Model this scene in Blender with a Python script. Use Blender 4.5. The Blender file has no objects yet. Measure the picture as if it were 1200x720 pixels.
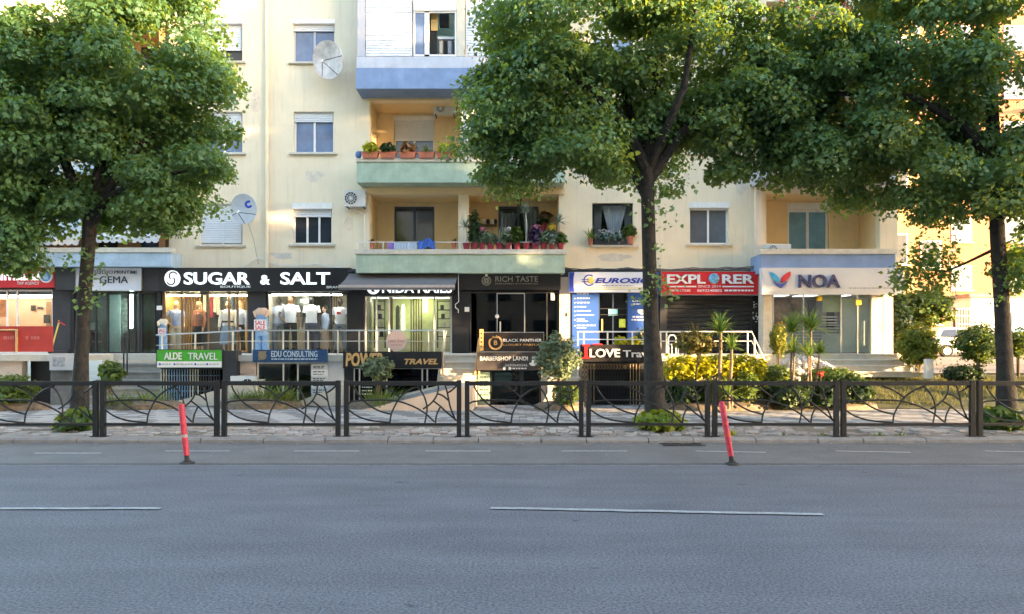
import bpy, math, random
import numpy as np
from mathutils import Vector
rnd = random.Random(7)
nrs = np.random.RandomState(11)
R = math.radians
sc = bpy.context.scene
C = sc.collection

# ------------------------------------------------------------------ camera, sky, sun, exposure
SUN_EL, SUN_AZ = 7.2, 27.0            # elevation; angle in front of the facade plane, sun on the +X side
cam = bpy.data.cameras.new("camera")
camo = bpy.data.objects.new("camera", cam); C.objects.link(camo)
camo.location = (0, 0, 1.6); camo.rotation_euler = (R(90), 0, 0)
cam.sensor_width = 36; cam.lens = 26.1; cam.shift_y = 0.035
cam.clip_start = .1; cam.clip_end = 2000
sc.camera = camo
sun_dir = Vector((math.cos(R(SUN_AZ))*math.cos(R(SUN_EL)), -math.sin(R(SUN_AZ))*math.cos(R(SUN_EL)), math.sin(R(SUN_EL))))
w = bpy.data.worlds.new("World"); sc.world = w; w.use_nodes = True
nt = w.node_tree
bg = nt.nodes["Background"]
sky = nt.nodes.new("ShaderNodeTexSky"); sky.sky_type = 'NISHITA'; sky.sun_disc = False
sky.sun_elevation = R(SUN_EL)
sky.sun_rotation = math.atan2(sun_dir.x, sun_dir.y)
nt.links.new(sky.outputs[0], bg.inputs[0]); bg.inputs[1].default_value = .15
sl = bpy.data.lights.new("sun", 'SUN'); sl.energy = 2.5; sl.angle = R(.5); sl.color = (1, .67, .34)
so = bpy.data.objects.new("sun", sl); C.objects.link(so)
so.rotation_euler = sun_dir.to_track_quat('Z', 'Y').to_euler()
sc.view_settings.view_transform = 'Standard'; sc.view_settings.look = 'None'
sc.view_settings.exposure = 3.72; sc.view_settings.gamma = 1
try:
    sc.cycles.use_denoising = True; sc.cycles.max_bounces = 7; sc.cycles.transparent_max_bounces = 10
except Exception: pass

# ------------------------------------------------------------------ helpers
def X(px, d): return (px-600)*d/870
def Z(py, d): return 1.6+(402-py)*d/870
ORG = {}
def props(o, label=None, cat=None, group=None, kind=None):
    for k, v in (('label', label), ('category', cat), ('group', group), ('kind', kind)):
        if v: o[k] = v
    return o
def thing(name, label, cat, loc=(0, 0, 0), group=None):
    o = bpy.data.objects.new(name, None); C.objects.link(o); o.empty_display_size = .2
    o.location = loc; ORG[o.name] = Vector(loc)
    return props(o, label, cat, group)
def kids(o): return [c for c in bpy.data.objects if c.parent == o]
def copy_tree(o, kidmap):
    def cp(a, par):
        b = a.copy(); C.objects.link(b)
        if par: b.parent = par
        for c in kidmap.get(a.name, ()): cp(c, b)
        return b
    return cp(o, None)
def kid_map():
    m = {}
    for c in bpy.data.objects:
        if c.parent: m.setdefault(c.parent.name, []).append(c)
    return m
def dup(o, loc, label, rz=None, s=None, group=None):
    n = copy_tree(o, kid_map()); n.location = loc; n['label'] = label
    if rz is not None: n.rotation_euler = (0, 0, rz)
    if s is not None: n.scale = (s, s, s) if not isinstance(s, tuple) else s
    if group: n['group'] = group
    return n

class MB:
    def __init__(s): s.v = []; s.f = []; s.m = []; s.c = 0
    def add(s, vs, fs):
        b = len(s.v); s.v += [tuple(p) for p in vs]
        for f in fs: s.f.append([b+i for i in f]); s.m.append(s.c)
    def box(s, x0, x1, y0, y1, z0, z1):
        s.add([(x0,y0,z0),(x1,y0,z0),(x1,y1,z0),(x0,y1,z0),(x0,y0,z1),(x1,y0,z1),(x1,y1,z1),(x0,y1,z1)],
              [(0,3,2,1),(4,5,6,7),(0,1,5,4),(1,2,6,5),(2,3,7,6),(3,0,4,7)]); return s
    def pbox(s, px0, px1, py0, py1, d, th):       # a box whose front face at depth d spans these measured bounds
        return s.box(X(px0,d), X(px1,d), d, d+th, Z(py1,d), Z(py0,d))
    def quad(s, a, b, c, d): s.add([a,b,c,d], [(0,1,2,3)]); return s
    def loft(s, rings, cap=True, closed=True):
        n = len(rings[0]); vs = [p for r in rings for p in r]; fs = []
        for i in range(len(rings)-1):
            for j in range(n if closed else n-1):
                k = (j+1) % n
                fs.append((i*n+j, i*n+k, (i+1)*n+k, (i+1)*n+j))
        if cap and closed:
            fs.append(tuple(range(n))[::-1]); fs.append(tuple((len(rings)-1)*n+j for j in range(n)))
        s.add(vs, fs); return s
    def tube(s, pts, r, n=6):
        pts = [Vector(p) for p in pts]; rings = []
        rr = r if isinstance(r, (list, tuple)) else [r]*len(pts)
        u = None
        for i, p in enumerate(pts):
            t = (pts[min(i+1, len(pts)-1)]-pts[max(i-1, 0)]).normalized()
            if u is None:
                u = t.cross(Vector((0,1,0)) if abs(t.y) < .9 else Vector((1,0,0))).normalized()
            else:
                u = (u-t*u.dot(t)).normalized()
            v = t.cross(u)
            rings.append([p+(u*math.cos(2*math.pi*j/n)+v*math.sin(2*math.pi*j/n))*rr[i] for j in range(n)])
        return s.loft(rings)
    def lathe(s, prof, cx, cy, z0=0, n=14, sy=1):
        return s.loft([[(cx+r*math.cos(2*math.pi*j/n), cy+sy*r*math.sin(2*math.pi*j/n), z0+z) for j in range(n)] for r, z in prof])
    def ell(s, c, rx, ry, rz, n=12, m=8):
        return s.loft([[(c[0]+rx*math.sin(a)*math.cos(2*math.pi*j/n), c[1]+ry*math.sin(a)*math.sin(2*math.pi*j/n), c[2]-rz*math.cos(a)) for j in range(n)]
                       for a in [math.pi*(.02+.96*i/m) for i in range(m+1)]])
    def rings(s, rs, n=12):                        # rs: (cx, cy, z, rx, ry)
        return s.loft([[(cx+rx*math.cos(2*math.pi*j/n), cy+ry*math.sin(2*math.pi*j/n), z) for j in range(n)] for cx, cy, z, rx, ry in rs])
    def poly(s, pts, y0, y1):                      # outline in (x, z), extruded from y0 (front) to y1
        n = len(pts)
        s.add([(x, y0, z) for x, z in pts]+[(x, y1, z) for x, z in pts],
              [tuple(range(n)), tuple(range(2*n-1, n-1, -1))]+[(i, n+i, n+(i+1) % n, (i+1) % n) for i in range(n)]); return s
    def disc(s, cx, cz, r, y0, y1, n=20, sx=1):
        return s.poly([(cx+sx*r*math.cos(2*math.pi*i/n), cz+r*math.sin(2*math.pi*i/n)) for i in range(n)], y0, y1)
    def ring(s, cx, cz, r0, r1, y0, y1, n=24, a0=0, a1=360):
        full = abs(a1-a0) >= 360
        k = n if full else n+1
        A = [R(a0+(a1-a0)*i/n) for i in range(k)]
        vs = []
        for r, y in ((r1, y0), (r0, y0), (r0, y1), (r1, y1)):
            vs += [(cx+r*math.cos(a), y, cz+r*math.sin(a)) for a in A]
        fs = []
        for i in range(n):
            j = (i+1) % k
            for q in range(4):
                p = (q+1) % 4
                fs.append((q*k+i, q*k+j, p*k+j, p*k+i))
        if not full: fs += [(0, k, 2*k, 3*k), (k-1, 4*k-1, 3*k-1, 2*k-1)]
        s.add(vs, fs); return s
    def build(s, name, mat, parent=None, kind=None, smooth=False, label=None):
        org = ORG[parent.name] if parent else Vector((0, 0, 0))
        me = bpy.data.meshes.new(name)
        me.from_pydata([(x-org.x, y-org.y, z-org.z) for x, y, z in s.v], [], s.f)
        for m in (mat if isinstance(mat, (list, tuple)) else [mat]): me.materials.append(m)
        if isinstance(mat, (list, tuple)): me.polygons.foreach_set('material_index', s.m)
        if smooth:
            me.polygons.foreach_set('use_smooth', [True]*len(s.f))
            me.set_sharp_from_angle(angle=R(40))
        me.update()
        return link(name, me, parent, kind, label)
def link(name, me, parent=None, kind=None, label=None):
    o = bpy.data.objects.new(name, me); C.objects.link(o)
    if parent: o.parent = parent; ORG[o.name] = ORG[parent.name]
    else: ORG[o.name] = Vector((0, 0, 0))
    return props(o, label=label, kind=kind)
def solo(mb, name, mat, label, cat, group=None, kind=None, smooth=False):
    return props(mb.build(name, mat, None, kind, smooth), label, cat, group)
def B(parent, name, mat, *a):                       # one-box part
    return MB().pbox(*a).build(name, mat, parent)

# ------------------------------------------------------------------ materials
MATS = {}
def mat(name, col, rough=.75, metal=0, var=.15, scale=6, bump=.0, bscale=60, emit=0, ecol=None, spec=.4, streak=0, alpha=None):
    if name in MATS: return MATS[name]
    m = bpy.data.materials.new(name); m.use_nodes = True; t = m.node_tree
    p = t.nodes["Principled BSDF"]
    p.inputs["Roughness"].default_value = rough; p.inputs["Metallic"].default_value = metal
    p.inputs["Specular IOR Level"].default_value = spec
    tc = t.nodes.new("ShaderNodeTexCoord")
    n = t.nodes.new("ShaderNodeTexNoise"); n.inputs["Scale"].default_value = scale; n.inputs["Detail"].default_value = 6
    n.inputs["Roughness"].default_value = .65
    t.links.new(tc.outputs["Object"], n.inputs["Vector"])
    r = t.nodes.new("ShaderNodeValToRGB")
    r.color_ramp.elements[0].position = .3; r.color_ramp.elements[1].position = .7
    r.color_ramp.elements[0].color = tuple(c*(1-var) for c in col)+(1,)
    r.color_ramp.elements[1].color = tuple(min(1, c*(1+var)) for c in col)+(1,)
    t.links.new(n.outputs["Fac"], r.inputs["Fac"])
    out = r.outputs["Color"]
    if streak:
        mp = t.nodes.new("ShaderNodeMapping"); mp.inputs["Scale"].default_value = (5, 5, .35)
        t.links.new(tc.outputs["Object"], mp.inputs[0])
        n2 = t.nodes.new("ShaderNodeTexNoise"); n2.inputs["Scale"].default_value = 1.6; n2.inputs["Detail"].default_value = 8
        n2.inputs["Roughness"].default_value = .7
        t.links.new(mp.outputs[0], n2.inputs["Vector"])
        r2 = t.nodes.new("ShaderNodeValToRGB"); r2.color_ramp.elements[0].position = .52; r2.color_ramp.elements[1].position = .78
        t.links.new(n2.outputs["Fac"], r2.inputs["Fac"])
        mx = t.nodes.new("ShaderNodeMix"); mx.data_type = 'RGBA'; mx.blend_type = 'MIX'
        ml = t.nodes.new("ShaderNodeMath"); ml.operation = 'MULTIPLY'; ml.inputs[1].default_value = streak
        t.links.new(r2.outputs["Color"], ml.inputs[0]); t.links.new(ml.outputs[0], mx.inputs["Factor"])
        t.links.new(out, mx.inputs["A"]); mx.inputs["B"].default_value = tuple(c*.55 for c in col)+(1,)
        out = mx.outputs["Result"]
    t.links.new(out, p.inputs["Base Color"])
    if bump:
        nb = t.nodes.new("ShaderNodeTexNoise"); nb.inputs["Scale"].default_value = bscale; nb.inputs["Detail"].default_value = 5
        t.links.new(tc.outputs["Object"], nb.inputs["Vector"])
        b = t.nodes.new("ShaderNodeBump"); b.inputs["Strength"].default_value = bump; b.inputs["Distance"].default_value = .02
        t.links.new(nb.outputs["Fac"], b.inputs["Height"]); t.links.new(b.outputs[0], p.inputs["Normal"])
    if emit:
        p.inputs["Emission Color"].default_value = tuple(ecol or col)+(1,); p.inputs["Emission Strength"].default_value = emit
    MATS[name] = m
    return m
def glass(name, tint=(.8, .85, .85), refl=.06, rough=.02):
    if name in MATS: return MATS[name]
    m = bpy.data.materials.new(name); m.use_nodes = True; t = m.node_tree
    t.nodes.remove(t.nodes["Principled BSDF"])
    tr = t.nodes.new("ShaderNodeBsdfTransparent"); tr.inputs[0].default_value = tint+(1,)
    gl = t.nodes.new("ShaderNodeBsdfGlossy"); gl.inputs["Roughness"].default_value = rough
    n = t.nodes.new("ShaderNodeTexNoise"); n.inputs["Scale"].default_value = 1.2
    bm = t.nodes.new("ShaderNodeBump"); bm.inputs["Strength"].default_value = .02; t.links.new(n.outputs["Fac"], bm.inputs["Height"])
    t.links.new(bm.outputs[0], gl.inputs["Normal"])
    lw = t.nodes.new("ShaderNodeLayerWeight"); lw.inputs[0].default_value = .16
    mt = t.nodes.new("ShaderNodeMath"); mt.operation = 'ADD'; mt.inputs[1].default_value = refl; mt.use_clamp = True
    t.links.new(lw.outputs["Fresnel"], mt.inputs[0])
    mx = t.nodes.new("ShaderNodeMixShader"); t.links.new(mt.outputs[0], mx.inputs[0])
    t.links.new(tr.outputs[0], mx.inputs[1]); t.links.new(gl.outputs[0], mx.inputs[2])
    t.links.new(mx.outputs[0], t.nodes["Material Output"].inputs[0])
    MATS[name] = m
    return m
def leafmat(name, dark, light, trans, tfac=.35, rough=.5):
    if name in MATS: return MATS[name]
    m = bpy.data.materials.new(name); m.use_nodes = True; t = m.node_tree
    p = t.nodes["Principled BSDF"]; p.inputs["Roughness"].default_value = rough; p.inputs["Specular IOR Level"].default_value = .35
    a = t.nodes.new("ShaderNodeAttribute"); a.attribute_name = "tint"
    r = t.nodes.new("ShaderNodeValToRGB"); r.color_ramp.elements[0].color = dark+(1,); r.color_ramp.elements[1].color = light+(1,)
    t.links.new(a.outputs["Fac"], r.inputs["Fac"]); t.links.new(r.outputs[0], p.inputs["Base Color"])
    tl = t.nodes.new("ShaderNodeBsdfTranslucent"); tl.inputs[0].default_value = trans+(1,)
    mx = t.nodes.new("ShaderNodeMixShader"); mx.inputs[0].default_value = tfac
    t.links.new(p.outputs[0], mx.inputs[1]); t.links.new(tl.outputs[0], mx.inputs[2])
    t.links.new(mx.outputs[0], t.nodes["Material Output"].inputs[0])
    MATS[name] = m
    return m

WALL = mat("cream_stucco", (.77, .66, .49), .9, var=.06, scale=1.2, bump=.3, streak=.38)
WALL2 = mat("pale_stucco", (.77, .635, .52), .9, var=.06, scale=1.2, bump=.3, streak=.34)
OCHRE = mat("ochre_stucco", (.76, .58, .33), .9, var=.07, scale=1.5, bump=.2, streak=.15)
STONE = mat("pale_stone", (.58, .53, .45), .85, var=.12, scale=5, bump=.3, streak=.25)
PINKW = mat("pinkish_render", (.62, .5, .42), .9, var=.08, scale=2, bump=.2, streak=.25)
GREENP = mat("worn_green_paint", (.38, .47, .37), .85, var=.2, scale=2.5, bump=.2, streak=.5)
BLUEP = mat("worn_blue_paint", (.2, .28, .46), .85, var=.16, scale=2, bump=.2, streak=.3)
GREYP = mat("grey_lilac_paint", (.45, .45, .52), .85, var=.1, scale=2, bump=.2, streak=.3)
LBLUE = mat("pale_blue_paint", (.38, .48, .58), .85, var=.2, scale=1.6, bump=.2, streak=.4)
WHITE = mat("white_plastic", (.76, .76, .76), .45, var=.05)
WHITEM = mat("white_painted_metal", (.74, .73, .72), .4, var=.08, scale=12)
BLIND = mat("white_slat", (.7, .71, .74), .5, var=.04)
NAVYF = mat("dark_blue_frame", (.05, .07, .13), .4, var=.1)
PANEB = mat("blue_window_pane", (.13, .19, .33), .06, var=.3, scale=1.2, spec=.8)
PANED = mat("dark_window_pane", (.03, .035, .045), .06, var=.3, scale=1.5, spec=.8)
PANEG = mat("grey_window_pane", (.12, .13, .15), .12, var=.2, scale=1.5, spec=.7)
PANEC = mat("cyan_window_pane", (.18, .33, .45), .08, var=.25, scale=2.2, spec=.8)
BLACK = mat("black_panel", (.013, .0135, .017), .35, var=.25, scale=3, bump=.02)
CHAR = mat("charcoal_panel", (.032, .033, .039), .5, var=.2, scale=3)
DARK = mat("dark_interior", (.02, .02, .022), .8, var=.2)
IRON = mat("black_iron_paint", (.012, .013, .016), .5, var=.3, scale=14, bump=.15, bscale=90)
STEEL = mat("brushed_steel", (.6, .6, .58), .3, metal=.9, var=.1, scale=20)
GLOW = mat("lit_white_letter", (.8, .84, .88), .5, var=0, emit=.1, ecol=(.85, .95, 1))
PRINTW = mat("white_print", (.78, .78, .78), .6, var=.02)
GOLD = mat("gold_letter", (.7, .42, .17), .4, metal=.15, var=.12)
RED = mat("sign_red", (.55, .02, .03), .45, var=.06)
CLEAR = glass("shop_glass", (.93, .95, .95), .03)
SMOKE = glass("smoked_glass", (.22, .23, .24), .015)
GREENG = glass("greenish_glass", (.74, .8, .77), .02)
TERRA = mat("terracotta_pot", (.42, .14, .085), .8, var=.18, scale=9, bump=.1)
REDPOT = mat("red_plastic_pot", (.27, .022, .045), .5, var=.15, scale=7)
LEAF = leafmat("linden_leaf", (.048, .112, .06), (.092, .195, .092), (.42, .55, .05), .32)
LEAF2 = leafmat("shrub_leaf", (.025, .06, .018), (.09, .15, .03), (.3, .36, .03), .3)
YLEAF = leafmat("golden_leaf", (.24, .28, .015), (.55, .52, .02), (.6, .55, .02), .4)
DLEAF = leafmat("dark_leaf", (.012, .03, .012), (.04, .08, .03), (.1, .16, .02), .2)
OLEAF = leafmat("olive_leaf", (.08, .12, .07), (.2, .25, .15), (.2, .25, .08), .22)
STRAP = leafmat("strap_leaf", (.05, .1, .03), (.15, .22, .06), (.3, .38, .05), .3)
GRASS = leafmat("grass_blade", (.05, .1, .02), (.16, .2, .05), (.25, .3, .04), .3)
BARK = mat("bark", (.027, .0245, .024), .95, var=.5, scale=9, bump=1, bscale=22)
STEM = mat("woody_stem", (.13, .1, .065), .9, var=.3, scale=12, bump=.4)

def text(s, px0, px1, py0, py1, d, m, parent, name='lettering', depth=.02, bold=0., shear=0., label=None):
    cu = bpy.data.curves.new(name, 'FONT'); cu.body = s; cu.extrude = .05; cu.offset = bold*.6; cu.shear = shear
    cu.resolution_u = 3
    o = bpy.data.objects.new(name+'_tmp', cu); C.objects.link(o)
    me = bpy.data.meshes.new_from_object(o.evaluated_get(bpy.context.evaluated_depsgraph_get()))
    bpy.data.objects.remove(o); bpy.data.curves.remove(cu)
    n = len(me.vertices); co = np.empty(n*3); me.vertices.foreach_get('co', co); co = co.reshape(-1, 3)
    lo, hi = co.min(0), co.max(0); org = ORG[parent.name]
    k = (co-lo)/np.maximum(hi-lo, 1e-6)
    out = np.empty_like(co)
    out[:, 0] = X(px0, d)+k[:, 0]*(X(px1, d)-X(px0, d))-org.x
    out[:, 2] = Z(py1, d)+k[:, 1]*(Z(py0, d)-Z(py1, d))-org.z
    out[:, 1] = d+.003-k[:, 2]*(depth+.003)-org.y
    me.vertices.foreach_set('co', out.ravel()); me.materials.clear(); me.materials.append(m); me.update()
    me.name = name
    return link(name, me, parent, None, label)
def print_lines(rows, d, m, parent, name='small_print'):  # lines too small to read: word-long dabs of flat print
    mb = MB()
    for px0, px1, py, h in rows:
        x = px0
        while x < px1:
            wd = min(rnd.uniform(1.5, 4.5), px1-x)
            mb.pbox(x, x+wd, py-h/2, py+h/2, d-.004, .006); x += wd+.9
    return mb.build(name, m, parent, 'stuff')

def leaves(parent, name, m, pts, size, nrm=None, up=.5, aspect=1.5, jit=.35, tint=None, droop=0.):
    """Many small folded leaves in one mesh; pts (N,3) in world space."""
    pts = np.asarray(pts, float); N = len(pts)
    a = nrs.normal(size=(N, 3))
    if nrm is not None: a = a*.6+np.asarray(nrm)
    a[:, 2] += up*2; a /= np.linalg.norm(a, axis=1)[:, None]
    t = np.cross(a, nrs.normal(size=(N, 3))); t /= np.linalg.norm(t, axis=1)[:, None]+1e-9
    t[:, 2] -= droop; t /= np.linalg.norm(t, axis=1)[:, None]
    b = np.cross(a, t); b /= np.linalg.norm(b, axis=1)[:, None]+1e-9
    s = size*(1+jit*nrs.uniform(-1, 1, N))[:, None]
    L = s*t*.5*aspect; W = s*b*.5; Nn = a*s*.12
    v = np.stack([pts-L, pts-W+Nn-L*.15, pts+L-Nn, pts+W+Nn-L*.15], 1).reshape(-1, 3)
    org = ORG[parent.name] if parent else Vector((0, 0, 0))
    v = v-np.array([org.x, org.y, org.z])
    me = bpy.data.meshes.new(name)
    me.vertices.add(4*N); me.vertices.foreach_set('co', v.ravel())
    me.loops.add(4*N); me.loops.foreach_set('vertex_index', np.arange(4*N, dtype=np.int32))
    me.polygons.add(N); me.polygons.foreach_set('loop_start', np.arange(0, 4*N, 4, dtype=np.int32))
    me.polygons.foreach_set('loop_total', np.full(N, 4, dtype=np.int32))
    me.update(calc_edges=True)
    at = me.attributes.new("tint", 'FLOAT', 'FACE')
    tt = nrs.uniform(0, 1, N) if tint is None else np.clip(np.asarray(tint)+nrs.normal(0, .15, N), 0, 1)
    at.data.foreach_set('value', tt)
    me.materials.append(m)
    return link(name, me, parent)
def ball(c, r, n, shell=.55):
    d = nrs.normal(size=(n, 3)); d /= np.linalg.norm(d, axis=1)[:, None]
    k = nrs.uniform(shell**3, 1, n)**(1/3)
    lump = 1+.2*np.sin(d[:, 0]*7+c[0]*5)*np.sin(d[:, 2]*6+c[1])+.1*np.sin(d[:, 2]*13+c[0]*3)*np.sin(d[:, 1]*9)+np.where(nrs.uniform(size=n) < .05, nrs.uniform(0, .3, n), 0)+.09*np.sin(d[:, 1]*11+d[:, 0]*9)
    return np.array(c)+d*np.array(r)*(k*lump)[:, None], d
def blades(parent, name, m, base, n, length, spread, width=.03, droop=.4, up=1., rad=.05):
    """A tuft of strap-shaped blades, each a bent strip of three quads."""
    mb = MB(); tint = []
    for i in range(n):
        az = rnd.uniform(0, 2*math.pi); el = max(.08, min(1.5, rnd.gauss(up, spread)))
        l = length*rnd.uniform(.65, 1.1); hx, hy = math.cos(az), math.sin(az)
        p = Vector(base)+Vector((hx*rad*rnd.random(), hy*rad*rnd.random(), 0)); q = []
        side = Vector((-hy, hx, 0)); e = el
        for k in range(4):
            ww = width*(1, 1.1, .75, .08)[k]
            q.append((p-side*ww/2, p+side*ww/2))
            p = p+Vector((hx*math.cos(e), hy*math.cos(e), math.sin(e)))*l/3; e -= droop*rnd.uniform(.6, 1.3)
        tv = rnd.random()
        for k in range(3):
            mb.quad(q[k][0], q[k][1], q[k+1][1], q[k+1][0]); tint.append(tv)
    o = mb.build(name, m, parent)
    at = o.data.attributes.new("tint", 'FLOAT', 'FACE'); at.data.foreach_set('value', tint)
    return o

# ------------------------------------------------------------------ ground, road, kerb, pavement
ASPH = mat("asphalt", (.123, .125, .145), .85, var=.08, scale=.9, bump=.5, bscale=140, spec=.3)
def speckle(m, amt, sc_):
    t = m.node_tree; p = t.nodes["Principled BSDF"]; l = p.inputs["Base Color"].links[0].from_socket
    tc = t.nodes.new("ShaderNodeTexCoord"); n = t.nodes.new("ShaderNodeTexNoise")
    n.inputs["Scale"].default_value = sc_; n.inputs["Detail"].default_value = 3; n.inputs["Roughness"].default_value = .8
    t.links.new(tc.outputs["Object"], n.inputs["Vector"])
    r = t.nodes.new("ShaderNodeValToRGB"); r.color_ramp.elements[0].position = .35; r.color_ramp.elements[1].position = .68
    lo, hi = 1-amt, 1+amt
    r.color_ramp.elements[0].color = (lo, lo, lo, 1); r.color_ramp.elements[1].color = (hi, hi, hi, 1)
    t.links.new(n.outputs["Fac"], r.inputs["Fac"])
    mx = t.nodes.new("ShaderNodeMix"); mx.data_type = 'RGBA'; mx.blend_type = 'MULTIPLY'; mx.inputs["Factor"].default_value = 1
    t.links.new(l, mx.inputs["A"]); t.links.new(r.outputs[0], mx.inputs["B"]); t.links.new(mx.outputs["Result"], p.inputs["Base Color"])
speckle(ASPH, .55, 48)
def lanes(m):                                        # faint long bands polished by wheels, and scattered dark specks
    t = m.node_tree; p = t.nodes["Principled BSDF"]; l = p.inputs["Base Color"].links[0].from_socket
    tc = t.nodes.new("ShaderNodeTexCoord")
    for sc3, lo, hi, p0, p1, det in (((.03, 1.1, 1), .92, 1.06, .3, .7, 4), ((2.2, 5, 1), .55, 1, .24, .3, 2), ((.7, 2.2, 1), .93, 1.08, .35, .65, 5)):
        mp = t.nodes.new("ShaderNodeMapping"); mp.inputs["Scale"].default_value = sc3; t.links.new(tc.outputs["Object"], mp.inputs[0])
        n = t.nodes.new("ShaderNodeTexNoise"); n.inputs["Scale"].default_value = 1.3; n.inputs["Detail"].default_value = det; t.links.new(mp.outputs[0], n.inputs["Vector"])
        r = t.nodes.new("ShaderNodeValToRGB"); r.color_ramp.elements[0].position = p0; r.color_ramp.elements[1].position = p1
        r.color_ramp.elements[0].color = (lo, lo, lo, 1); r.color_ramp.elements[1].color = (hi, hi, hi, 1); t.links.new(n.outputs["Fac"], r.inputs["Fac"])
        mx = t.nodes.new("ShaderNodeMix"); mx.data_type = 'RGBA'; mx.blend_type = 'MULTIPLY'; mx.inputs["Factor"].default_value = 1
        t.links.new(l, mx.inputs["A"]); t.links.new(r.outputs[0], mx.inputs["B"]); l = mx.outputs["Result"]
    t.links.new(l, p.inputs["Base Color"])
lanes(ASPH)
LANE = mat("cycle_lane_asphalt", (.145, .138, .14), .88, var=.16, scale=1.4, bump=.4, bscale=110, spec=.25); speckle(LANE, .3, 60)
SOIL = mat("dry_soil", (.16, .125, .095), .95, var=.4, scale=9, bump=.8, bscale=30)
CONC = mat("kerb_concrete", (.215, .2, .195), .9, var=.2, scale=5, bump=.4, bscale=50)
MARK = mat("worn_road_paint", (.28, .285, .295), .8, var=.3, scale=14, bump=.2)

def sheet(name, x0, x1, y0, y1, z, m, kind='structure', parent=None):
    mb = MB(); mb.quad((x0, y0, z), (x1, y0, z), (x1, y1, z), (x0, y1, z))
    return mb.build(name, m, parent, kind)
sheet("ground", -400, 400, -400, 400, -.35, mat("bare_ground", (.15, .13, .1), .95, var=.3, scale=.4))
KY = 11.8                                            # front face of the kerb
road = MB().box(-120, 120, -1.2, KY, -.34, 0).build("road", ASPH, kind='structure')
MB().box(-120, 120, -5.6, -1.21, -.3, .11).build("near_pavement", CONC, kind='structure')
lane = MB(); lane.box(-120, 120, 9.8, KY-.002, .0, .006); lane.build("cycle_lane", LANE, kind='structure')
mb = MB(); mb.box(-60, 60, 9.66, 9.72, 0, .005); mb.build("edge_line", mat("faint_road_paint", (.17, .175, .195), .85, var=.3, scale=8), road)
mb = MB(); mb.box(-60, 60, 9.745, 9.79, 0, .003); mb.build("tar_joint", mat("tar", (.03, .03, .033), .7, var=.5, scale=30), road)
def dash(px0, py0, px1, py1, wd):
    d0, d1 = 1.6*870/(py0-402), 1.6*870/(py1-402)
    mb = MB(); n = 14; q = []
    for i in range(n+1):
        k = i/n; d = d0+(d1-d0)*k; x = X(px0, d0)+(X(px1, d1)-X(px0, d0))*k
        e = rnd.uniform(-.008, .008)
        q.append(((x, d-wd/2+e, .0105), (x, d+wd/2+e, .0105)))
    for a, b in zip(q, q[1:]): mb.quad(a[0], b[0], b[1], a[1])
    mb.build("lane_dash", MARK if wd > .06 else mat("fresher_road_paint", (.42, .42, .43), .8, var=.25, scale=14), road)
dash(-230, 597, 188, 597, .075); dash(575, 596.5, 965, 604, .085)
for a, b in ((-112, -36), (40, 118), (193, 269), (344, 421), (499, 575), (658, 735), (815, 897), (980, 1067), (1155, 1240)):
    dash(a, 532 if a < 150 else 529.5, b, 532 if a < 150 else 529.5 if b < 800 else 531, .05)
mb = MB()                                            # leaf scraps and grit gathered along the kerb
for i in range(260):
    xx, yy = rnd.uniform(-11, 11), KY-.02-abs(rnd.gauss(0, .16)) if rnd.random() < .75 else rnd.uniform(9.9, 11.6)
    s, a = rnd.uniform(.008, .035), rnd.uniform(0, 6.28); c, q = math.cos(a)*s, math.sin(a)*s; mb.c = rnd.randrange(3)
    mb.add([(xx-c, yy-q, .008), (xx+q*.5, yy-c*.5, .012), (xx+c, yy+q, .009+s*.3), (xx-q*.5, yy+c*.5, .014)], [(0, 1, 2, 3)])
mb.build("litter", [mat("dry_leaf", (.3, .2, .1), .9), mat("grit", (.3, .29, .28), .9), mat("dark_grit", (.06, .055, .05), .9)], kind='stuff')
kerb = bpy.data.objects.new("kerb", None); C.objects.link(kerb); ORG["kerb"] = Vector((0, 0, 0)); kerb["kind"] = 'structure'
x = -16.
while x < 16:
    l = rnd.choice((.98, 1., .99, .72)); e = rnd.uniform(-.012, .012)
    mb = MB(); z1 = .085+rnd.uniform(-.006, .006); y0 = KY+e
    mb.loft([[(xx, y0, -.1), (xx, KY+.33, -.1), (xx, KY+.33, z1), (xx, y0+.05, z1), (xx, y0+.008, z1-.035)] for xx in (x, x+l-.014)])
    mb.build("kerb_stone", CONC, kerb); x += l
MB().box(-60, -16, KY, KY+.33, -.1, .08).build("kerb_run", CONC, kerb); MB().box(16.1, 60, KY, KY+.33, -.1, .08).build("kerb_run", CONC, kerb)

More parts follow.
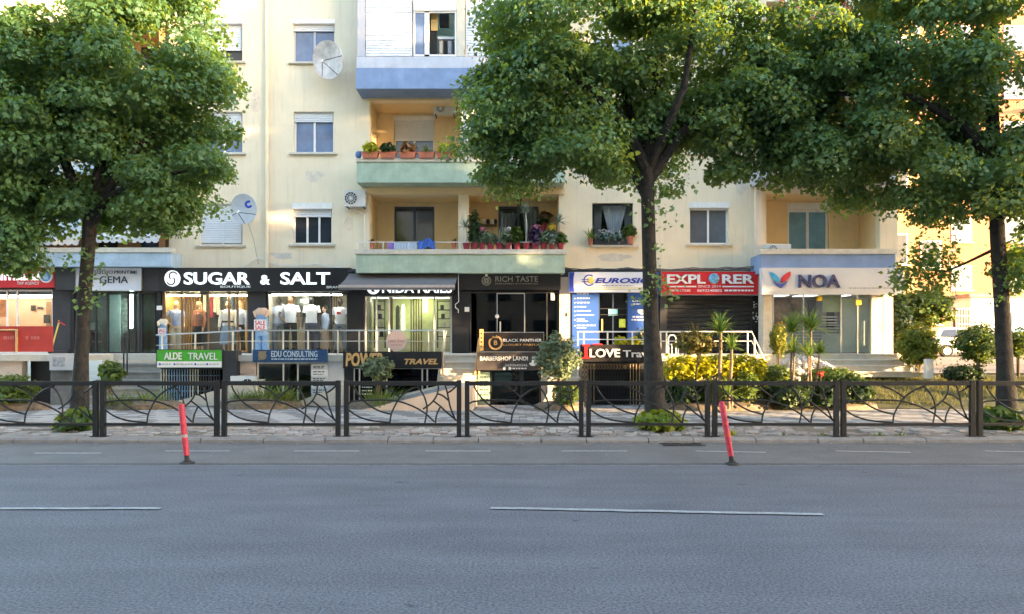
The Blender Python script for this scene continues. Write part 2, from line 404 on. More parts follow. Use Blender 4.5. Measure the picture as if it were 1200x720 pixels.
def gz(y):                                           # pavement falls gently towards the shops
    return .075 if y < 14 else .075-.17*min(1, (y-14)/6.3)
strip = MB().box(-60, 60, KY+.34, 13.85, -.2, .035).build("planting_strip", SOIL, kind='structure')
def piece_mesh(name, w_, l, h, ch, m):               # one bevelled stone, shared by all its copies
    q = MB(); q.loft([[(-w_/2, -l/2, -h), (w_/2, -l/2, -h), (w_/2, l/2, -h), (-w_/2, l/2, -h)], [(-w_/2, -l/2, -ch), (w_/2, -l/2, -ch), (w_/2, l/2, -ch), (-w_/2, l/2, -ch)],
                      [(-w_/2+ch, -l/2+ch, 0), (w_/2-ch, -l/2+ch, 0), (w_/2-ch, l/2-ch, 0), (-w_/2+ch, l/2-ch, 0)]])
    me = bpy.data.meshes.new(name); me.from_pydata(q.v, [], q.f); me.materials.append(m); me.update(); return me
def lay(places, name, meshes, parent, mats_, limit=300):   # the nearest in view as separate stones, the rest joined
    n = 0; mb = MB()
    for x, y, z, sx, rx, rz, v in places:
        if n < limit and abs(x) < y*.7+.1:
            o = bpy.data.objects.new(name, meshes[v]); C.objects.link(o); o.parent = parent; o.location = (x, y, z); o.rotation_euler = (rx, 0, rz); o.scale = (sx, 1, 1); n += 1
        else:
            mb.c = v; tz = math.tan(rx); c, s = math.cos(rz), math.sin(rz)
            mb.add([(x+p.co.x*sx*c-p.co.y*s, y+p.co.x*sx*s+p.co.y*c, z+p.co.z+p.co.y*tz) for p in meshes[v].vertices], [tuple(f.vertices) for f in meshes[v].polygons])
    mb.build(name+"s_beyond", mats_, parent, 'stuff')
SM = [mat("sett_grey", (.25, .225, .21), .9, var=.25, scale=20, bump=.3), mat("sett_pink", (.3, .235, .205), .9, var=.25, scale=20, bump=.3), mat("sett_pale", (.37, .33, .3), .9, var=.2, scale=20, bump=.3)]
sm_ = [piece_mesh("paving_sett", .2, .142, .06, .014, m) for m in SM]; P_ = []
for i in range(9):                                   # small setts bedded in the planting strip
    y = KY+.47+i*.16; x = -11.5
    while x < 11.5:
        l = rnd.uniform(.12, .26); bare = math.sin(x*.9+i*.5)+math.sin(x*2.3+1.7)
        if rnd.random() < (.9 if bare < .9 else .25):
            P_.append((x+l/2, y+rnd.uniform(-.01, .01), .06+rnd.uniform(-.01, .014), (l-.02)/.2, rnd.uniform(-.05, .05), rnd.uniform(-.06, .06), rnd.randrange(3)))
        x += l
lay(P_, "paving_sett", sm_, strip, SM)
pv = MB()
ys = [13.9+.7*i for i in range(11)]
pv.loft([[(-60, y, -.3), (60, y, -.3), (60, y, gz(y)-.03), (-60, y, gz(y)-.03)] for y in ys])
pv = pv.build("pavement", mat("paver_joint", (.17, .165, .16), .95, var=.2, scale=4), kind='structure')
PM = [mat("paver_grey", (.165, .16, .165), .9, var=.16, scale=7, bump=.2), mat("paver_pale", (.32, .305, .3), .9, var=.14, scale=7, bump=.2)]
PW = .3; pm_ = [piece_mesh("paver", PW-.012, PW-.012, .04, .004, m) for m in PM]; P_ = []
for i in range(22):                                  # concrete pavers laid in slanting light and dark bands
    y = 14.07+i*PW
    if y > 20.2: break
    for k in range(-50, 60):
        xx = k*PW+(PW/2 if i % 2 else 0)
        if abs(xx) > y*.72+.6: continue
        band = math.floor((k*PW+i*.17)/.62) % 2
        P_.append((xx, y, gz(y)+rnd.uniform(-.004, .004), 1, math.atan((gz(y+.1)-gz(y-.1))/.2)+rnd.uniform(-.006, .006), rnd.uniform(-.008, .008), band if rnd.random() > .06 else 1-band))
lay(P_, "paver", pm_, pv, PM)

# raised green ground on the right, rising to the yard behind
lawn = MB(); rows = []
for j, y in enumerate((18.3, 18.8, 19.3, 20, 20.8, 22, 24, 28, 36, 60)):
    z = (0.0, .13, .26, .42, .52, .62, .68, .8, .93, 1.0)[j]
    rows.append([(xx, y+(.25*math.sin(xx*.9) if j < 2 else 0), z*min(1, max(0, (xx-4.8)/1.6))+gz(y)*.2-.02) for xx in [4.4+.7*i for i in range(34)]])
lawn.loft(rows, cap=False, closed=False)
lawn.build("lawn", mat("grassy_soil", (.075, .075, .036), .95, var=.5, scale=3, bump=.9, bscale=25), kind='structure', smooth=True)
yard = MB(); yard.loft([[(9.6+.1*i+(y-23)*.12, y, .62+.02*(y-23)+.04) for i in (0, 60, 400)] for y in (23, 28, 36, 60)], cap=False, closed=False)
yard.build("yard", mat("pale_tarmac", (.2, .19, .18), .9, var=.15, scale=2, bump=.2), kind='structure')

# ------------------------------------------------------------------ apartment building
FD = 23.5
bld = thing("apartment_building", "cream four storey apartment block with shops along its ground floor", "building", (-2, FD, 0))
def wall(name, m, px0, px1, z0, z1, y, th, holes, parent, dd=None):
    d = dd or y
    xs = sorted({X(px0, d), X(px1, d)} | {v for h in holes for v in (h[0], h[1])})
    zs = sorted({z0, z1} | {v for h in holes for v in (h[2], h[3])})
    mb = MB()
    def solid(i, j):
        if not (0 <= i < len(xs)-1 and 0 <= j < len(zs)-1): return False
        cx, cz = (xs[i]+xs[i+1])/2, (zs[j]+zs[j+1])/2
        return not any(h[0] < cx < h[1] and h[2] < cz < h[3] for h in holes)
    for i in range(len(xs)-1):
        for j in range(len(zs)-1):
            if not solid(i, j): continue
            a, b, c, e = xs[i], xs[i+1], zs[j], zs[j+1]
            mb.quad((a, y, c), (b, y, c), (b, y, e), (a, y, e)); mb.quad((a, y+th, e), (b, y+th, e), (b, y+th, c), (a, y+th, c))
            if not solid(i-1, j): mb.quad((a, y, c), (a, y, e), (a, y+th, e), (a, y+th, c))
            if not solid(i+1, j): mb.quad((b, y, c), (b, y+th, c), (b, y+th, e), (b, y, e))
            if not solid(i, j-1): mb.quad((a, y, c), (a, y+th, c), (b, y+th, c), (b, y, c))
            if not solid(i, j+1): mb.quad((a, y, e), (b, y, e), (b, y+th, e), (a, y+th, e))
    return mb.build(name, m, parent)
def hole(px0, px1, py0, py1, d=FD): return (X(px0, d), X(px1, d), Z(py1, d), Z(py0, d))
def slats(px0, px1, py0, py1, d, n, m, parent, name='roller_blind'):
    mb = MB(); x0, x1 = X(px0, d), X(px1, d); zt, zb = Z(py0, d), Z(py1, d); h = (zt-zb)/n
    for i in range(n):
        z = zt-i*h
        mb.loft([[(xx, d+.012, z), (xx, d, z-h*.45), (xx, d+.004, z-h*.86), (xx, d+.03, z-h*.9), (xx, d+.03, z)] for xx in (x0, x1)])
    return mb.build(name, m, parent)
def window(px0, px1, py0, py1, d, fm, pm, sashes=2, blind=0., sb=.13, sill=True, box=0, fw=.05, blind_m=None, door=False, parent=None):
    """frame (part) > panes, roller blind, blind box, sill (sub-parts)"""
    par = parent or bld
    x0, x1, z0, z1 = hole(px0, px1, py0, py1, d); y = d+sb; mb = MB()
    zt = z1-(Z(0, d)-Z(box, d))
    mb.box(x0, x0+fw, y, y+.06, z0, zt); mb.box(x1-fw, x1, y, y+.06, z0, zt)
    mb.box(x0+fw, x1-fw, y, y+.06, z0, z0+fw); mb.box(x0+fw, x1-fw, y, y+.06, zt-fw, zt)
    n = sashes; W = (x1-x0-2*fw)/n
    for i in range(1, n): mb.box(x0+fw+i*W-fw*.6, x0+fw+i*W+fw*.6, y-.012, y+.05, z0+fw, zt-fw)
    f = mb.build("balcony_door" if door else "window", fm, par)
    for i in range(n):
        MB().box(x0+fw+i*W, x0+fw+i*W+W, y+.02+.012*(i % 2), y+.03+.012*(i % 2), z0+fw, zt-fw).build("pane", pm, f)
    if box: MB().box(x0-.02, x1+.02, d-.03, y+.02, zt, z1+.02).build("blind_box", WHITEM, f)
    if blind:
        h = (zt-z0)*blind
        pyb = py0+box+(py1-py0-box)*blind
        slats(px0+1, px1-1, py0+box, pyb, y-.05, max(3, int(h/.055)), blind_m or BLIND, f)
    if sill: MB().loft([[(xx, d-.09, z0-.07), (xx, d+sb, z0-.07), (xx, d+sb, z0+.005), (xx, d-.09, z0-.015)] for xx in (x0-.12, x1+.12)]).build("sill", STONE, f)
    return f
WIN = [  # px0 px1 py0 py1 frame pane sashes blind box
    (239, 284, 24, 72, WHITEM, PANED, 2, .72, 4), (343, 392, 24, 73, GREYP, PANEB, 2, .2, 4),
    (239, 284, 131, 179, WHITEM, PANEB, 2, .55, 0), (344, 391, 131, 179, WHITEM, PANEB, 2, .26, 0),
    (234, 284, 239, 287, WHITEM, PANEB, 2, .96, 0), (343, 389, 239, 286, WHITEM, PANED, 3, .24, 6),
    (808, 854, 238, 286, WHITEM, PANEG, 2, 0, 6), (808, 854, 131, 179, WHITEM, PANEG, 2, .5, 4), (808, 854, 24, 72, WHITEM, PANEG, 2, .3, 4),
    (694, 742, 131, 179, WHITEM, PANEB, 2, .4, 4), (694, 742, 24, 72, WHITEM, PANEB, 2, .4, 4)]
holes = [hole(*q[:4]) for q in WIN]
h9 = hole(694, 742, 238, 287); holes.append(h9)
LOG = [hole(433, 537, 228, 294), hole(549, 655, 228, 294), hole(433, 539, 118, 188), hole(555, 655, 118, 188), hole(433, 655, 5, 78),
       hole(898, 1031, 226, 294), hole(898, 1031, 112, 190), hole(898, 1031, 2, 80)]
LEFTB = [hole(20, 198, 252, 294), hole(20, 198, 140, 186), hole(20, 198, 30, 78)]
holes += LOG+LEFTB
ZB = Z(316, FD)
wall("wall", WALL, -130, 1052, ZB, 16, FD, .28, holes, bld)
MB().box(X(1052, FD)-.3, X(1052, FD)-.002, FD+.28, 36, 0, 16).build("side_wall", WALL2, bld)
MB().box(X(-130, FD), X(1052, FD)+.3, FD-.5, 36, 16.01, 16.25).build("roof", CONC, bld)
MB().box(X(-130, FD), X(1052, FD)-.31, 35.7, 36, 0, 16).build("rear_wall", WALL2, bld)
for q in WIN: window(*q[:4], FD, q[4], q[5], q[6], q[7], box=q[8])
for (px0, px1, py) in ((662, 892, 176), (662, 892, 300)):
    pass
def loggia(h, dep, back, m=OCHRE):
    x0, x1, z0, z1 = h; y0, y1 = FD+.28, FD+dep; mb = MB(); e = .004
    mb.box(x0-.1, x0-e, y0, y1, z0, z1); mb.box(x1+e, x1+.1, y0, y1, z0, z1)
    mb.box(x0-.1, x1+.1, y0, y1+.1, z1+e, z1+.1); mb.box(x0-.1, x1+.1, y0, y1+.1, z0-.1, z0-e)
    o = mb.build("loggia", m, bld)
    xs0, xs1 = x0-.1, x1+.1
    d = y1
    b = wall("back_wall", m, 600+xs0*870/d, 600+xs1*870/d, z0, z1, y1, .2, back, o)
    return o
BD = FD+1.45
l1 = loggia(LOG[0], 1.45, [hole(462, 509, 242, 300, BD)])
window(462, 509, 242, 296, BD, NAVYF, PANED, 2, door=True, sill=False, sb=.06, fw=.06)
l2 = loggia(LOG[1], 1.45, [hole(584, 631, 242, 300, BD)])
MB().box(X(607, BD)-.03, X(607, BD)+.03, BD+.06, BD+.12, Z(296, BD), Z(244, BD)).build("door_mullion", NAVYF, l2)
l3 = loggia(LOG[2], 1.3, [hole(462, 509, 137, 195, FD+1.3)])
window(462, 509, 137, 192, FD+1.3, WHITEM, PANEB, 2, .47, box=5, sill=False, sb=.06, door=True)
loggia(LOG[3], 1.3, []); loggia(LOG[4], 1.3, [], WALL2)
l6 = loggia(LOG[5], 1.4, [hole(923, 971, 239, 300, FD+1.4)])
window(923, 971, 239, 296, FD+1.4, WHITEM, PANEC, 2, box=7, sill=False, sb=.06, door=True, fw=.07)
loggia(LOG[6], 1.4, [hole(923, 971, 140, 196, FD+1.4)]); window(923, 971, 140, 192, FD+1.4, WHITEM, PANEC, 2, .1, sill=False, sb=.06, door=True)
loggia(LOG[7], 1.4, [])
for h in LEFTB:
    lb = loggia(h, 1.4, [], mat("brown_ochre_render", (.5, .32, .16), .9, var=.1, scale=2))
    for a, b in ((116, 138), (166, 186)):
        MB().box(X(a, FD+1.39), X(b, FD+1.39), FD+1.36, FD+1.39, h[2]+.05, h[3]-.15).build("dark_window", PANED, lb)
    MB().box(X(66, FD), X(74, FD), FD+.02, FD+.25, h[2], h[3]).build("pillar", mat("brown_pillar", (.36, .2, .1), .85), lb)
    MB().box(X(186, FD), X(192, FD), FD+.02, FD+.25, h[2], h[3]).build("pillar", MATS["brown_pillar"], lb)
# first floor door with drawn curtains behind clear glass (right loggia) and the curtained, flower-filled window
CURT = mat("pale_lace", (.42, .42, .48), .9, var=.25, scale=25)
def curtain(pts, d, amp, m, parent, name='curtain'):       # pts: (px_left_top,px_right_top,px_left_bot,px_right_bot,py0,py1)
    a, b, c, e, p0, p1 = pts; n = 26; mb = MB(); rows = []
    for j in range(5):
        k = j/4; l, r = a+(c-a)*k, b+(e-b)*k
        rows.append([(X(l+(r-l)*i/n, d), d+amp*math.sin(i*1.55+j*.15), Z(p0+(p1-p0)*k, d)) for i in range(n+1)])
    mb.loft(rows, cap=False, closed=False)
    return mb.build(name, m, parent, smooth=True)
cd = window(584, 631, 242, 296, BD, NAVYF, CLEAR, 2, door=True, sill=False, sb=.03, fw=.06)
MB().box(X(580, BD), X(635, BD), BD+.9, BD+.92, Z(300, BD), Z(238, BD)).build("room_shade_sheet", DARK, l2)  # flat dark sheet stands in for the shade of the unlit room
curtain((587, 606, 587, 597, 250, 296), BD+.25, .03, CURT, cd); curtain((612, 629, 618, 629, 246, 296), BD+.25, .03, CURT, cd)
w9 = MB()
x0, x1, z0, z1 = h9
w9.box(x0, x0+.04, FD+.14, FD+.2, z0, z1); w9.box(x1-.04, x1, FD+.14, FD+.2, z0, z1); w9.box(x0+.04, x1-.04, FD+.14, FD+.2, z1-.05, z1)
w9.box(x0+.04, x1-.04, FD+.14, FD+.2, z0, z0+.04); w9 = w9.build("window", CHAR, bld)
MB().box(x0+.04, x1-.04, FD+.17, FD+.178, z0+.04, z1-.05).build("pane", CLEAR, w9)
MB().box(x0-.1, x1+.1, FD+.75, FD+.77, z0-.1, z1+.1).build("room_shade_sheet", DARK, w9)  # dark sheet in place of the shaded room behind the curtains
curtain((705, 735, 717, 722, 240, 288), FD+.32, .03, mat("white_lace", (.6, .6, .66), .9, var=.2, scale=30), w9)
curtain((696, 706, 697, 703, 241, 288), FD+.4, .03, CURT, w9); curtain((731, 741, 733, 740, 241, 288), FD+.4, .03, CURT, w9)
MB().loft([[(xx, FD-.12, z0-.08), (xx, FD+.14, z0-.08), (xx, FD+.14, z0+.005), (xx, FD-.12, z0-.015)] for xx in (x0-.15, x1+.15)]).build("sill", STONE, w9)

def balcony(px0, px1, py0, py1, d, m, cap, parent=bld, capm=STONE):
    x0, x1 = X(px0, d), X(px1, d); mb = MB(); zt, zb = Z(py0, d), Z(py1, d)
    mb.box(x0, x1, d, d+.1, zb, zt); mb.box(x0, x0+.1, d+.1, FD-.002, zb, zt); mb.box(x1-.1, x1, d+.1, FD-.002, zb, zt)
    mb.box(x0+.1, x1-.1, d+.1, FD-.002, zb+.01, zb+.14)
    o = mb.build("balcony", m, parent)
    zc = Z(cap, d)
    mb = MB(); mb.box(x0-.03, x1+.03, d-.04, d+.3, zt+.002, zc); mb.build("coping", capm, o)
    return o
bal1 = balcony(417, 662, 298, 320, 22.7, GREENP, 292.5)
bal2 = balcony(418, 662, 190, 214, 22.7, GREENP, 186)
for o, py, top in ((bal1, 292.5, 284), (bal2, 186, 178)):       # thin rail on the coping
    d = 22.82; mb = MB()
    mb.tube([(X(419, d), d, Z(top, d)), (X(660, d), d, Z(top, d))], .012)
    for p in range(419, 664, 30): mb.tube([(X(p, d), d, Z(py, d)), (X(p, d), d, Z(top, d))], .012)
    mb.build("rail", WHITEM if o is bal1 else CHAR, o)
balcony(892, 1049, 298, 320, 22.5, BLUEP, 292)
balcony(892, 1049, 190, 212, 22.5, GREYP, 187.5)
balcony(892, 1049, 82, 104, 22.5, GREYP, 79)
balL = balcony(-90, 200, 296, 312.5, 22.7, LBLUE, 290.5); balcony(-90, 200, 190, 214, 22.7, LBLUE, 186); balcony(-90, 200, 82, 106, 22.7, LBLUE, 78)
# lintel bands over the loggias and the projecting strip by the right bay
MB().pbox(430, 662, 217, 227.5, FD-.06, .06).build("lintel", OCHRE, bld)
MB().pbox(430, 662, 106.5, 117.5, FD-.06, .06).build("lintel", OCHRE, bld)
for px0, px1 in ((884, 891),): MB().box(X(px0, FD), X(px1, FD), FD-.12, FD, ZB, 16).build("wall_strip", WALL2, bld)
for k, (px, py, rw, rh) in enumerate(((366, 206, 13, 9), (300, 120, 9, 16), (720, 302, 22, 5), (870, 215, 10, 14), (408, 262, 7, 12), (330, 300, 16, 5), (680, 200, 10, 9))):   # filled and repainted patches
    n = 11; rr = [rnd.uniform(.55, 1.1) for _ in range(n)]
    MB().poly([(X(px+rw*rr[q]*math.cos(6.283*q/n), FD), Z(py+rh*rr[q]*math.sin(6.283*q/n), FD)) for q in range(n)], FD-.004, FD+.002).build("plaster_patch", mat("patched_plaster_%d" % (k % 3), ((.66, .58, .47), (.72, .6, .46), (.6, .55, .48))[k % 3], .95, var=.15, scale=5, bump=.5), bld)
mb = MB(); mb.tube([(X(313.5, FD), FD-.07, ZB), (X(313.5, FD), FD-.07, 15.9)], .055, 8)
mb.build("downpipe", WALL, bld, smooth=True)
# third floor: enclosed balcony with roller shutters
eb = MB(); d = 22.55
for a in ((417, 662, 80, 104, d, .35),): eb.pbox(*a)
eb.box(X(417, d), X(662, d), d+.35, FD-.002, Z(104, d), Z(101, d))
eb = eb.build("enclosed_balcony", BLUEP, bld)
B(eb, "sill_band", mat("faded_blue_grey", (.48, .5, .58), .85, var=.12, scale=2, bump=.2, streak=.3), 418, 661, 66.5, 79.8, d+.05, .3)
B(eb, "corner_post", GREYP, 419, 427.5, -90, 66, d+.1, .12)
B(eb, "side_panel", BLUEP, 421, 424, -90, 66, d+.225, .7)
B(eb, "pillar", STONE, 535.5, 545, -90, 66, d+.1, .25)
slats(428.5, 483, -12, 66, d+.12, 26, BLIND, eb, "roller_shutter"); slats(546, 600, -12, 66, d+.12, 26, BLIND, eb, "roller_shutter")
slats(608, 661, -12, 66, d+.12, 26, BLIND, eb, "roller_shutter")
B(eb, "blind_box", WHITEM, 484.5, 535, 0, 12.5, d+.08, .2); B(eb, "head_band", BLUEP, 428, 662, -90, -12.5, d+.1, .2)
fr = MB()
for a, b, c, e in ((484.5, 486.5, 13, 66), (497.5, 503, 13, 66), (533, 535, 13, 66), (486.6, 532.9, 64, 66), (486.6, 532.9, 13, 15)): fr.pbox(a, b, c, e, d+.12, .06)
fr = fr.build("sliding_window", WHITEM, eb)
B(fr, "pane", PANEB, 486.6, 497.4, 15, 64, d+.14, .01)
rm = MB(); rm.pbox(500, 536, 10, 66, FD+.2, .05)
rm = rm.build("room_back", mat("turquoise_paint", (.3, .52, .52), .8), eb)
B(eb, "dark_curtain", DARK, 503.5, 512, 16, 64, d+.45, .04); B(eb, "tan_curtain", mat("tan_cloth", (.5, .36, .16), .9), 505, 513, 14, 36, d+.4, .03)
B(eb, "shelf_box", WHITEM, 513, 534, 43, 46, d+.5, .3); B(eb, "wall_cabinet", CHAR, 515, 526, 16, 30, d+.6, .2)
for a in (515, 520, 525, 530): B(eb, "shelf_item", (DARK, CURT, CHAR, PINKW)[a % 4], a, a+4, 48+a % 5, 63, d+.5, .15)

# awnings: two pale scalloped ones on the left, one striped on the right, a slim one on the second floor
def awning(label, px0, px1, py0, py1, d0, d1, m, scallop, sw, fold=0, stripes=None):
    t = thing("awning", label, "awning", (X((px0+px1)/2, d0), d0, Z(py0, d0)), "awnings over the balconies")
    n = max(6, int((px1-px0)/sw)); mb = MB(); val = MB()
    za, zb = Z(py0, d0), Z(py1, d1)
    for i in range(n):
        a, b = px0+(px1-px0)*i/n, px0+(px1-px0)*(i+1)/n; mb.c = val.c = i % 2 if stripes else 0
        xa0, xb0, xa1, xb1 = X(a, d1), X(b, d1), X(a, d1), X(b, d1)
        sag = fold*(.5+.5*math.cos(i*1.3))
        mb.add([(xa0, d0, za), (xb0, d0, za), (xb1, d1, zb-sag), (xa1, d1, zb-sag), (xa0, d0, za-.015), (xb0, d0, za-.015), (xb1, d1, zb-.015-sag), (xa1, d1, zb-.015-sag)],
               [(0, 3, 2, 1), (4, 5, 6, 7), (0, 1, 5, 4), (3, 7, 6, 2)])
        xm = (xa1+xb1)/2; h = scallop
        val.poly([(xa1, zb-.016-sag), (xa1, zb-h*.7-sag), (xa1*.7+xb1*.3, zb-h-sag), (xa1*.3+xb1*.7, zb-h-sag), (xb1, zb-h*.7-sag), (xb1, zb-.016-sag)], d1, d1+.012)
    mb.build("canopy", m, t); val.build("valance", m, t)
    fr = MB(); fr.tube([(X(px0, d1), d1+.03, zb-.04), (X(px1, d1), d1+.03, zb-.04)], .025); fr.build("front_bar", WHITEM, t)
    ar = MB()
    for p in (px0+8, px1-8): ar.tube([(X(p, d1), d0, za-.5), (X(p, d1), d1+.05, zb-.05)], .02)
    ar.build("arm", WHITEM, t)
    return t
PALEC = mat("pale_canvas", (.55, .56, .58), .85, var=.08, scale=3)
awning("pale grey scalloped awning right of the left tree's trunk, above the pale blue balcony", 112, 186, 258, 277, 23.4, 22.6, PALEC, .2, 8)
awning("pale grey scalloped awning behind the big dish, left of the left tree's trunk", -60, 92, 258, 280, 23.4, 22.6, PALEC, .2, 8)
awning("red and cream striped awning hanging high in the gap between the two right trees", 925, 1010, -4, 17, 23.4, 22.4,
       [mat("red_canvas", (.5, .1, .08), .85), mat("cream_canvas", (.65, .55, .42), .85)], .22, 6, .12, True)
awning("slim dark green awning tucked behind the left edge of the middle tree's crown", 556, 652, 164, 177, 23.4, 22.7, [mat("dark_green_canvas", (.08, .13, .07), .85)]*2, .2, 7)
mb = MB(); mb.loft([[(X(541+2*i, 23.2), 23.2+.04*math.sin(i*1.7), Z(y, 23.2)) for i in range(12)] for y in (122, 140, 165)], cap=False, closed=False)
solo(mb, "curtain_sheet", mat("white_cotton", (.66, .66, .68), .9), "white sheet curtain hung at the second floor loggia beside the middle tree's crown", "curtain")

# ------------------------------------------------------------------ shops along the ground floor
GD, ZF = 23.4, 1.27
def warm(n, c, e): return mat(n, c, .8, var=.05, emit=e, ecol=c)
def shop(name, px0, px1, py0, mull, fm, pm, room_m, dep=2.6, fw=.045, floor_m=None, base=None, py1=None):
    """glazed front (part) > panes and room (sub-parts)"""
    zt = Z(py0, GD); z0 = ZF if base is None else base
    mb = MB(); xs = [X(px0, GD)]+[X(m, GD) for m in mull]+[X(px1, GD)]
    for i, x in enumerate(xs):
        a, b = (x, x+fw) if i == 0 else (x-fw, x) if i == len(xs)-1 else (x-fw/2, x+fw/2)
        mb.box(a, b, GD, GD+.07, z0, zt)
    for a, b in zip(xs, xs[1:]):
        mb.box(a+fw+.001, b-fw-.001, GD+.003, GD+.067, zt-fw, zt); mb.box(a+fw+.001, b-fw-.001, GD+.003, GD+.067, z0, z0+fw)
    f = mb.build(name, fm, bld)
    for a, b in zip(xs, xs[1:]): MB().box(a+fw*.5, b-fw*.5, GD+.03, GD+.042, z0+fw, zt-fw).build("pane", pm, f)
    mb = MB(); x0, x1, y1 = xs[0]+.01, xs[-1]-.01, GD+dep
    mb.box(x0, x1, y1, y1+.04, z0, zt); mb.box(x0-.03, x0, GD+.075, y1, z0, zt); mb.box(x1, x1+.03, GD+.075, y1, z0, zt)
    mb.box(x0-.03, x1+.03, GD+.075, y1+.04, zt+.001, zt+.04)
    mb.c = 1; mb.box(x0-.03, x1+.03, GD+.075, y1+.04, z0-.04, z0-.001)
    mb.build("room", [room_m, floor_m or MATS["pale_tile"]], f)
    return f
mat("pale_tile", (.5, .48, .45), .3, var=.08, scale=3)
def pier(px0, px1, py0, m, d=GD, th=.3, z0=None, name="pillar", py1=None):
    z0 = ZF if z0 is None else z0
    return MB().box(X(px0, d), X(px1, d), d-.06, d+th, z0 if py1 is None else Z(py1, d), Z(py0, d)).build(name, m, bld)
def lamp_panel(px0, px1, py0, py1, d, col, e, parent, name="lamp_fill_panel"):
    return MB().pbox(px0, px1, py0, py1, d, .03).build(name, mat("lit_"+name+str(int(d*10))+str(px0), col, emit=e*1.7, ecol=col, var=0), parent)
YEL = mat("warm_yellow_wall", (.62, .45, .16), .8, var=.06); CREAMW = mat("cream_inside", (.62, .58, .46), .8, var=.06)
TAN = mat("tan_inside", (.48, .36, .26), .8, var=.1, scale=2); WOODS = mat("walnut_slat", (.2, .12, .07), .6, var=.25, scale=10)
# the wall behind the signs
MB().box(X(-130, FD), X(886, FD), FD-.02, FD+.26, Z(345, FD), ZB-.002).build("fascia_backing", CHAR, bld)
# 1 red travel shop
f = shop("shopfront", -90, 62.5, 340, [-20, 8, 20], WHITEM, CLEAR, TAN)
lamp_panel(-40, 60, 346, 349, 25.2, (1, .8, .6), 2.2, f)
for i in range(5):
    p = 24+8.5*i; MB().ell((X(p, 24.2), 24.2, Z(343.5, 24.2)), .06, .06, .06, 10, 6).build("bulb", warm("warm_bulb", (1, .8, .5), 14), f, smooth=True)
B(f, "poster", mat("orange_poster", (.6, .25, .08), .7, var=.5, scale=5), 0, 7, 352, 372, 24.9, .02)
B(f, "wall_clock", DARK, 36, 41, 358, 364, 25.9, .03); B(f, "wall_print", CHAR, 44, 50, 360, 362, 25.9, .03)
B(f, "cabinet", WOODS, 54, 61, 354, 412, 25, .3); B(f, "monitor", DARK, 51, 58, 369, 379, 24.6, .05)
pier(63, 84, 340, CHAR); pier(84.5, 88, 313, BLACK)
# 2 photo studio
f = shop("shopfront", 88, 164.5, 341, [112, 126, 150, 158], CHAR, GREENG, mat("studio_grey", (.33, .35, .34), .8))
B(f, "poster_panel", mat("pale_aqua_print", (.48, .58, .58), .6, var=.1), 128, 141, 345, 413, 23.9, .04)
B(f, "branch_picture", mat("grey_branch_print", (.3, .32, .28), .6, var=.7, scale=9), 142, 151, 350, 395, 24.2, .03)
lamp_panel(152.5, 155, 345, 385, 23.6, (.82, 1, .95), 2.4, f)
for y in (378, 388, 400): B(f, "shelf", WHITEM, 98, 114, y, y+1.5, 24.3, .25)
B(f, "printer", WHITEM, 104, 112, 379, 387, 24.2, .3)
f = shop("side_window", 165, 184, 343, [182.5], CHAR, GREENG, mat("grey_green_blind", (.36, .42, .34), .8), .6)
pier(184.6, 189.5, 342, BLACK)
# 3 boutique, two lit windows
f = shop("shopfront", 190, 291, 341, [192.5, 213, 244, 268, 278], WOODS, CLEAR, YEL, 1.9, floor_m=TAN)
for a in list(range(216, 236, 3))+list(range(276, 288, 3)): B(f, "wooden_slat", WOODS, a, a+1.2, 345, 412, 24.6+.02*(a % 3), .05)
B(f, "clothes_rack_back", DARK, 236, 272, 342, 414, 25.05, .05)
for i, a in enumerate(range(238, 272, 4)):
    m = (mat("hung_white", (.6, .6, .58), .9), mat("hung_red", (.3, .03, .06), .9), DARK, mat("hung_denim", (.1, .16, .28), .9), CHAR)[(0, 2, 1, 0, 0, 2, 4, 0, 3)[i % 9]]
    B(f, "hanging_garment", m, a, a+3.4, 346, 366+3*(i % 3), 24.7, .12)
lamp_panel(196, 234, 346, 347, 23.62, (1, .82, .45), 9, f); lamp_panel(247, 289, 346, 347, 23.62, (1, .82, .45), 9, f)  # strips added right behind the glass to brighten the mannequins
pier(291.5, 312, 341, CHAR); 
f = shop("shopfront", 312.5, 408, 343, [388], CHAR, CLEAR, CREAMW, 2.2, floor_m=TAN)
B(f, "mirror", mat("mirror_grey", (.3, .33, .3), .15, metal=.6), 345, 372, 344, 372, 25.2, .03)
B(f, "dark_shelf", DARK, 362, 386, 346, 414, 25.0, .1)
for a in (391, 394, 397): B(f, "wooden_slat", WOODS, a, a+1, 348, 370, 24.8, .04)
lamp_panel(318, 400, 345.2, 346.4, 23.52, (1, .93, .75), 4.5, f)  # strip set at the window front to light the mannequins' fronts
pier(408.5, 427, 330, BLACK)
# 4 nail studio
f = shop("shopfront", 427.6, 529.5, 347, [441, 456, 509], WHITEM, CLEAR, mat("ivory_inside", (.6, .58, .5), .8), 2.3)
for px0, px1 in ((438, 451), (512, 528)):
    g = MB()
    for q in range(5): g.pbox(px0+.8, px1-.8, 352.5+q*10.4, 353.4+q*10.4, 24.2, .25)
    for p in (px0, px1-.7): g.pbox(p, p+.7, 352, 408, 24.18, .28)
    g = g.build("display_shelf", CHAR, f)
    for q in range(4): B(g, "ornament", (CHAR, DARK, WHITEM, DARK)[q], px0+4+q, px0+8+q, 357.5+q*10.4, 362.8+q*10.4, 24.25, .1)
B(f, "column", mat("brown_frame", (.25, .12, .06), .6), 456.3, 460, 347.5, 414, 23.8, .12)
for i, a in enumerate((481, 484, 487, 490, 493)): B(f, "wooden_slat", WOODS, a, a+1.4, 348, 414, 24.9, .05)
